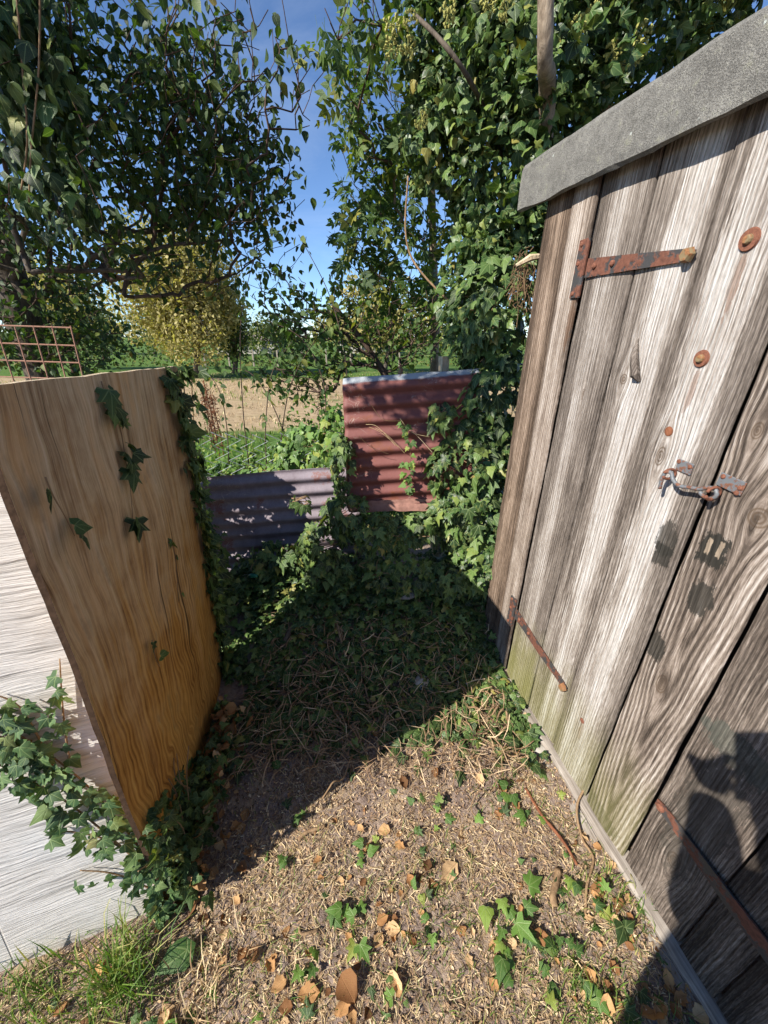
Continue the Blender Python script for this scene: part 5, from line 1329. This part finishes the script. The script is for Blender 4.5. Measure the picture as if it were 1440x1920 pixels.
# dead and live stems lying through the mat
def crawl(x, y, a, n, step, lift):
    pts = []
    for k in range(n):
        pts.append((x, y, float(ground_h(x, y)) + lift * (.4 + .6 * math.sin(k * .9) ** 2) + .006)); a += rng.normal() * .42; x += math.cos(a) * step; y += math.sin(a) * step
    return np.array(pts)
stems = []; cnt = 0
for k in range(230):
    x0, y0 = rng.uniform(-.75, .5), rng.uniform(1.0, 1.8)
    P = crawl(x0, y0, rng.random() * 6.28, int(rng.integers(6, 14)), .028, .05)
    if not in_passage(P[:, 0], P[:, 1]).all(): continue
    V, Fc = tube(smooth_poly(P, 18), rng.uniform(.0014, .0042), 5)
    if cnt < 110: tag(obj('trailing_vine', mesh_np('trailing_vine', V, Fc, smooth=True), M['vine']), 'bare brown ivy stem trailing in the shaded litter', 'stem', 'bare ivy stems in the shade')
    cnt += 1
x, y = scatter(2400, -.85, .55, .95, 1.8); n = len(x)
ribbons('root_litter', x, y, rng.gamma(3, .02, n) + .02, rng.uniform(.0015, .004, n), M['chaff'], 'matted dry roots and stems in the shaded passage', .07, .4)

# named sticks, stubs and stones
def stick(name, a, c, r0, r1, mat, label, cat, lift=.008, wob=.006, n=12, sides=7, end=None):
    A = gr(*a); B = gr(*c); A[2] = float(ground_h(A[0], A[1])) + lift; B[2] = float(ground_h(B[0], B[1])) + lift
    Q = smooth_poly([A, A + (B - A) * .35 + rng.normal(size=3) * wob, A + (B - A) * .7 + rng.normal(size=3) * wob, B], n)
    e = empty(name, A); tag(e, label, cat); V, Fc = tube(Q - A, np.linspace(r0, r1, n) * (1 + .08 * rng.normal(size=n)), sides)
    obj('shaft', mesh_np('shaft', V, Fc, smooth=True), mat, e)
    if end:
        d = norm((Q[0] - Q[1])[None])[0]; V, Fc = tube([V3(0, 0, 0), d * .002], r0 * .92, sides + 3); obj('cut_end', mesh_np('cut_end', V, Fc), M['cutwood'], e)
    return e
stick('cut_branch', (535, 1250), (572, 1205), .015, .012, M['bark'], 'thick cut ivy stem with a pale sawn end in the shade', 'branch', .04, .004, end=1)
stick('cut_branch', (650, 1262), (630, 1215), .008, .007, M['vine'], 'short cut stem with pale end in the root tangle', 'branch', .045, .004, end=1)
stick('cut_branch', (700, 1235), (690, 1205), .007, .006, M['vine'], 'small cut stem end right of the root tangle', 'branch', .045, .003, end=1)
stick('twig', (985, 1480), (1082, 1622), .006, .0045, M['rust_stalk'], 'long straight brown twig lying beside the shed sill', 'twig')
stick('twig', (1046, 1632), (1040, 1702), .011, .010, M['vine'], 'short thick brown stick by the leafy vine clump', 'twig', .010)
stick('twig', (560, 1580), (610, 1555), .007, .005, M['vine'], 'stubby pale twig lying at the shadow edge', 'twig')
stick('twig', (640, 1385), (662, 1340), .007, .006, M['vine'], 'light brown twig in the shaded litter', 'twig', .02)
stick('twig', (470, 1395), (555, 1335), .0025, .002, M['cutwood'], 'thin bleached straw stalk in the shade near the plywood', 'twig', .03)
stick('twig', (750, 1690), (830, 1630), .004, .003, M['vine'], 'curved pale twig beside the broad curled leaf', 'twig', .008, .012)
stick('twig', (520, 1735), (600, 1745), .005, .003, M['vine'], 'short crooked twig left of the orange brown leaf', 'twig', .008, .008)
# thick vine coming off the sill
A = [plane for plane in (gr(1110, 1470), gr(1080, 1515), gr(1090, 1570), gr(1112, 1610), gr(1100, 1660), gr(1098, 1720))]
A = [q + V3(0, 0, float(ground_h(q[0], q[1])) + h) for q, h in zip(A, (.05, .03, .014, .012, .010, .004))]
V, Fc = tube(smooth_poly(A, 30), .0042, 7); tag(obj('vine_stem', mesh_np('vine_stem', V, Fc, smooth=True), M['vine']), 'thick pale vine winding off the shed sill over the grass', 'vine')
def stone(u, v, r, label, z=.0, mat=None):
    p = gr(u, v); bm = bmesh.new(); bmesh.ops.create_icosphere(bm, subdivisions=2, radius=1)
    s = rng.uniform(.6, 1.2, 3) * V3(1, 1, .55)
    for q in bm.verts:
        w_ = np.array(q.co); k = .75 + .5 * float(vnoise(w_ + u, 1.6)); q.co = Vector(w_ * s * r * k)
    p[2] = float(ground_h(p[0], p[1])) + z; tag(bm_obj('stone', bm, mat or M['stone'], None, p), label, 'stone')
M['stone'] = solid('concrete_lump', (.36, .33, .29), .95, .1, 0, .6, 25, .6)
stone(760, 1185, .06, 'grey stone half buried in the shaded ivy mat', .05); stone(790, 1290, .05, 'pale stone in the shade near the orange leaf', .02); stone(870, 1285, .045, 'crumbly pale stone at the shed side of the shade', .015)
stone(1018, 1405, .035, 'flat concrete lump at the foot of the shed door', .0)
# green bottle neck in the dark corner
V, Fc = tube([V3(0, 0, 0), V3(.018, -.01, .01), V3(.05, -.03, .02)], [.012, .012, .009], 12); p = at(468, 1080, 1.80)
tag(obj('plastic_tube', mesh_np('plastic_tube', V, Fc, smooth=True), solid('green_plastic', (.02, .16, .10), .3, .5), None, p), 'small green plastic tube in the dark corner by the mauve sheet', 'tube')

# grass tufts and a broad leaved weed at the lower left
def tuft(u, v, n, r, h, label, mat=None, lean=None):
    p = gr(u, v); p[2] = float(ground_h(p[0], p[1])); e = empty('grass_tuft', p); tag(e, label, 'grass')
    q = rng.normal(size=(n, 2)) * r; x, y = p[0] + q[:, 0], p[1] + q[:, 1]
    blades('blades', x, y, ground_h(x, y) - .002, rng.uniform(.4, 1.1, n) * h, .0017, mat or M['grass'], 1.0, None, e, lean)
tuft(235, 1835, 260, .045, .15, 'lush green grass tuft in front of the pale panel'); tuft(60, 1860, 150, .06, .10, 'thin grass at the bottom left corner'); tuft(380, 1860, 90, .04, .09, 'dry straw coloured grass beside the lush tuft', M['straw'])
tuft(1170, 1690, 160, .05, .05, 'short grass along the shed sill'); tuft(1100, 1870, 200, .06, .05, 'short grass in front of the photographer shadow'); tuft(900, 1450, 60, .05, .03, 'sparse dry grass near the shed', M['straw'])
for (u, v, sz, rz, lab) in ((370, 1775, .10, 2.2, 'broad green dock leaf beside the lush grass tuft'), (335, 1915, .07, 2.8, 'dark broad leaf cut off by the bottom edge'), (530, 1455, .045, 1.2, 'pale green round leaf lying in the shade'), (750, 1255, .05, -.6, 'pale green leaf lying on the shaded ivy')):
    lay_leaf(u, v, sz, 'ovate', 1, M['ivy_fresh'], 'broad_leaf', lab, 'leaf', None, rz, .25, lift=.03 if v > 1700 else .05)

# ------------------------------------------------------------------ the person taking the picture, standing behind the lens
M['cloth'] = solid('dark_jacket', (.03, .035, .05), .9, .1); M['skin'] = solid('skin', (.52, .33, .25), .55, .3, 0, .1); M['phone'] = solid('phone_shell', (.03, .03, .035), .35, .5); M['hair'] = solid('hair', (.05, .035, .025), .8)
def skin_obj(name, verts, edges, rad, mat, parent, sub=1):
    me = bpy.data.meshes.new(name); me.from_pydata([tuple(v) for v in verts], edges, []); o = obj(name, me, mat, parent)
    md = o.modifiers.new('s', 'SKIN'); 
    for i, r in enumerate(rad): me.skin_vertices[0].data[i].radius = (r, r) if not isinstance(r, tuple) else r
    me.skin_vertices[0].data[0].use_root = True
    md2 = o.modifiers.new('u', 'SUBSURF'); md2.levels = sub; md2.render_levels = sub; return o
ph = empty('phone', (0, 0, EYE)); tag(ph, 'dark phone held up at eye height to take the picture', 'phone')
bm = box_bm(-.066, .012, -.135, .020, .012, .020, .003)
o = bm_obj('shell', bm, M['phone'], ph); o.rotation_euler = (math.pi / 2 - PITCH, 0, 0)
pe = empty('person', (-.20, -.36, 0)); tag(pe, 'person in dark jacket standing and holding up a phone with both hands', 'person')
bv = [(0, 0, .98), (0, .01, 1.15), (0, .0, 1.33), (0, .0, 1.45), (0, .02, 1.52), (0, .05, 1.60), (0, .06, 1.72),
      (-.18, .0, 1.40), (-.05, .09, 1.20), (.06, .23, 1.35), (.065, .295, 1.44),
      (.19, .0, 1.40), (.34, .04, 1.18), (.29, .26, 1.36), (.271, .305, 1.44),
      (-.10, 0, .92), (-.11, .02, .50), (-.12, -.02, .09), (-.13, .12, .04), (.10, 0, .92), (.12, .02, .50), (.13, -.02, .09), (.14, .12, .04)]
be = [(0, 1), (1, 2), (2, 3), (3, 4), (4, 5), (5, 6), (3, 7), (7, 8), (8, 9), (9, 10), (3, 11), (11, 12), (12, 13), (13, 14), (0, 15), (15, 16), (16, 17), (17, 18), (0, 19), (19, 20), (20, 21), (21, 22)]
br = [(.17, .12), (.155, .11), (.18, .12), (.13, .09), .055, .085, .07, .09, .085, .065, .042, .085, .07, .055, .036, .10, .065, .05, .04, .10, .065, .05, .04]
skin_obj('body', bv, be, br, M['cloth'], pe, 2)
for sg in (-1, 1):
    wr_ = V3(.173 + sg * .098, .305, 1.44); c = V3(.166 + sg * .085, .325, 1.497)
    hv = [wr_, (wr_ + c) / 2 + V3(sg * .005, 0, 0), c]; he = [(0, 1), (1, 2)]; hr = [.036, .046, .042]
    for f in range(4):
        a = c + V3(-sg * .004, -.008 + .002 * f, .024 - .016 * f); m1 = a + V3(-sg * .022, .012, .006 - .004 * f); m2 = m1 + V3(-sg * .02, -.006, .0)
        k = len(hv); hv += [a, m1, m2]; he += [(2, k), (k, k + 1), (k + 1, k + 2)]; hr += [.010, .009, .0075]
    a = c + V3(-sg * .01, -.02, .005); k = len(hv); hv += [a, a + V3(-sg * .02, -.012, .02), a + V3(-sg * .03, -.006, .04)]; he += [(1, k), (k, k + 1), (k + 1, k + 2)]; hr += [.012, .010, .008]
    skin_obj('hand', hv, he, hr, M['skin'], pe, 1)
bm = bmesh.new(); bmesh.ops.create_icosphere(bm, subdivisions=3, radius=1)
for q in bm.verts:
    x, y, z = q.co; fy = .10 + (.012 if (abs(x) < .25 and y > .6 and -.25 < z < .05) else 0); q.co = (x * .078 * (1 - .18 * max(0, -z)), y * fy, z * .118)
bm_obj('head', bm, M['skin'], pe, (0, .07, 1.68), True)
bm = bmesh.new(); bmesh.ops.create_icosphere(bm, subdivisions=3, radius=1)
for q in list(bm.verts):
    x, y, z = q.co; q.co = (x * .088, y * .108 - .012, z * .125 + .012)
bmesh.ops.delete(bm, geom=[q for q in bm.verts if q.co.y > .055 and q.co.z < .06 or q.co.z < -.06], context='VERTS')
bm_obj('hair', bm, M['hair'], pe, (0, .07, 1.69), True)
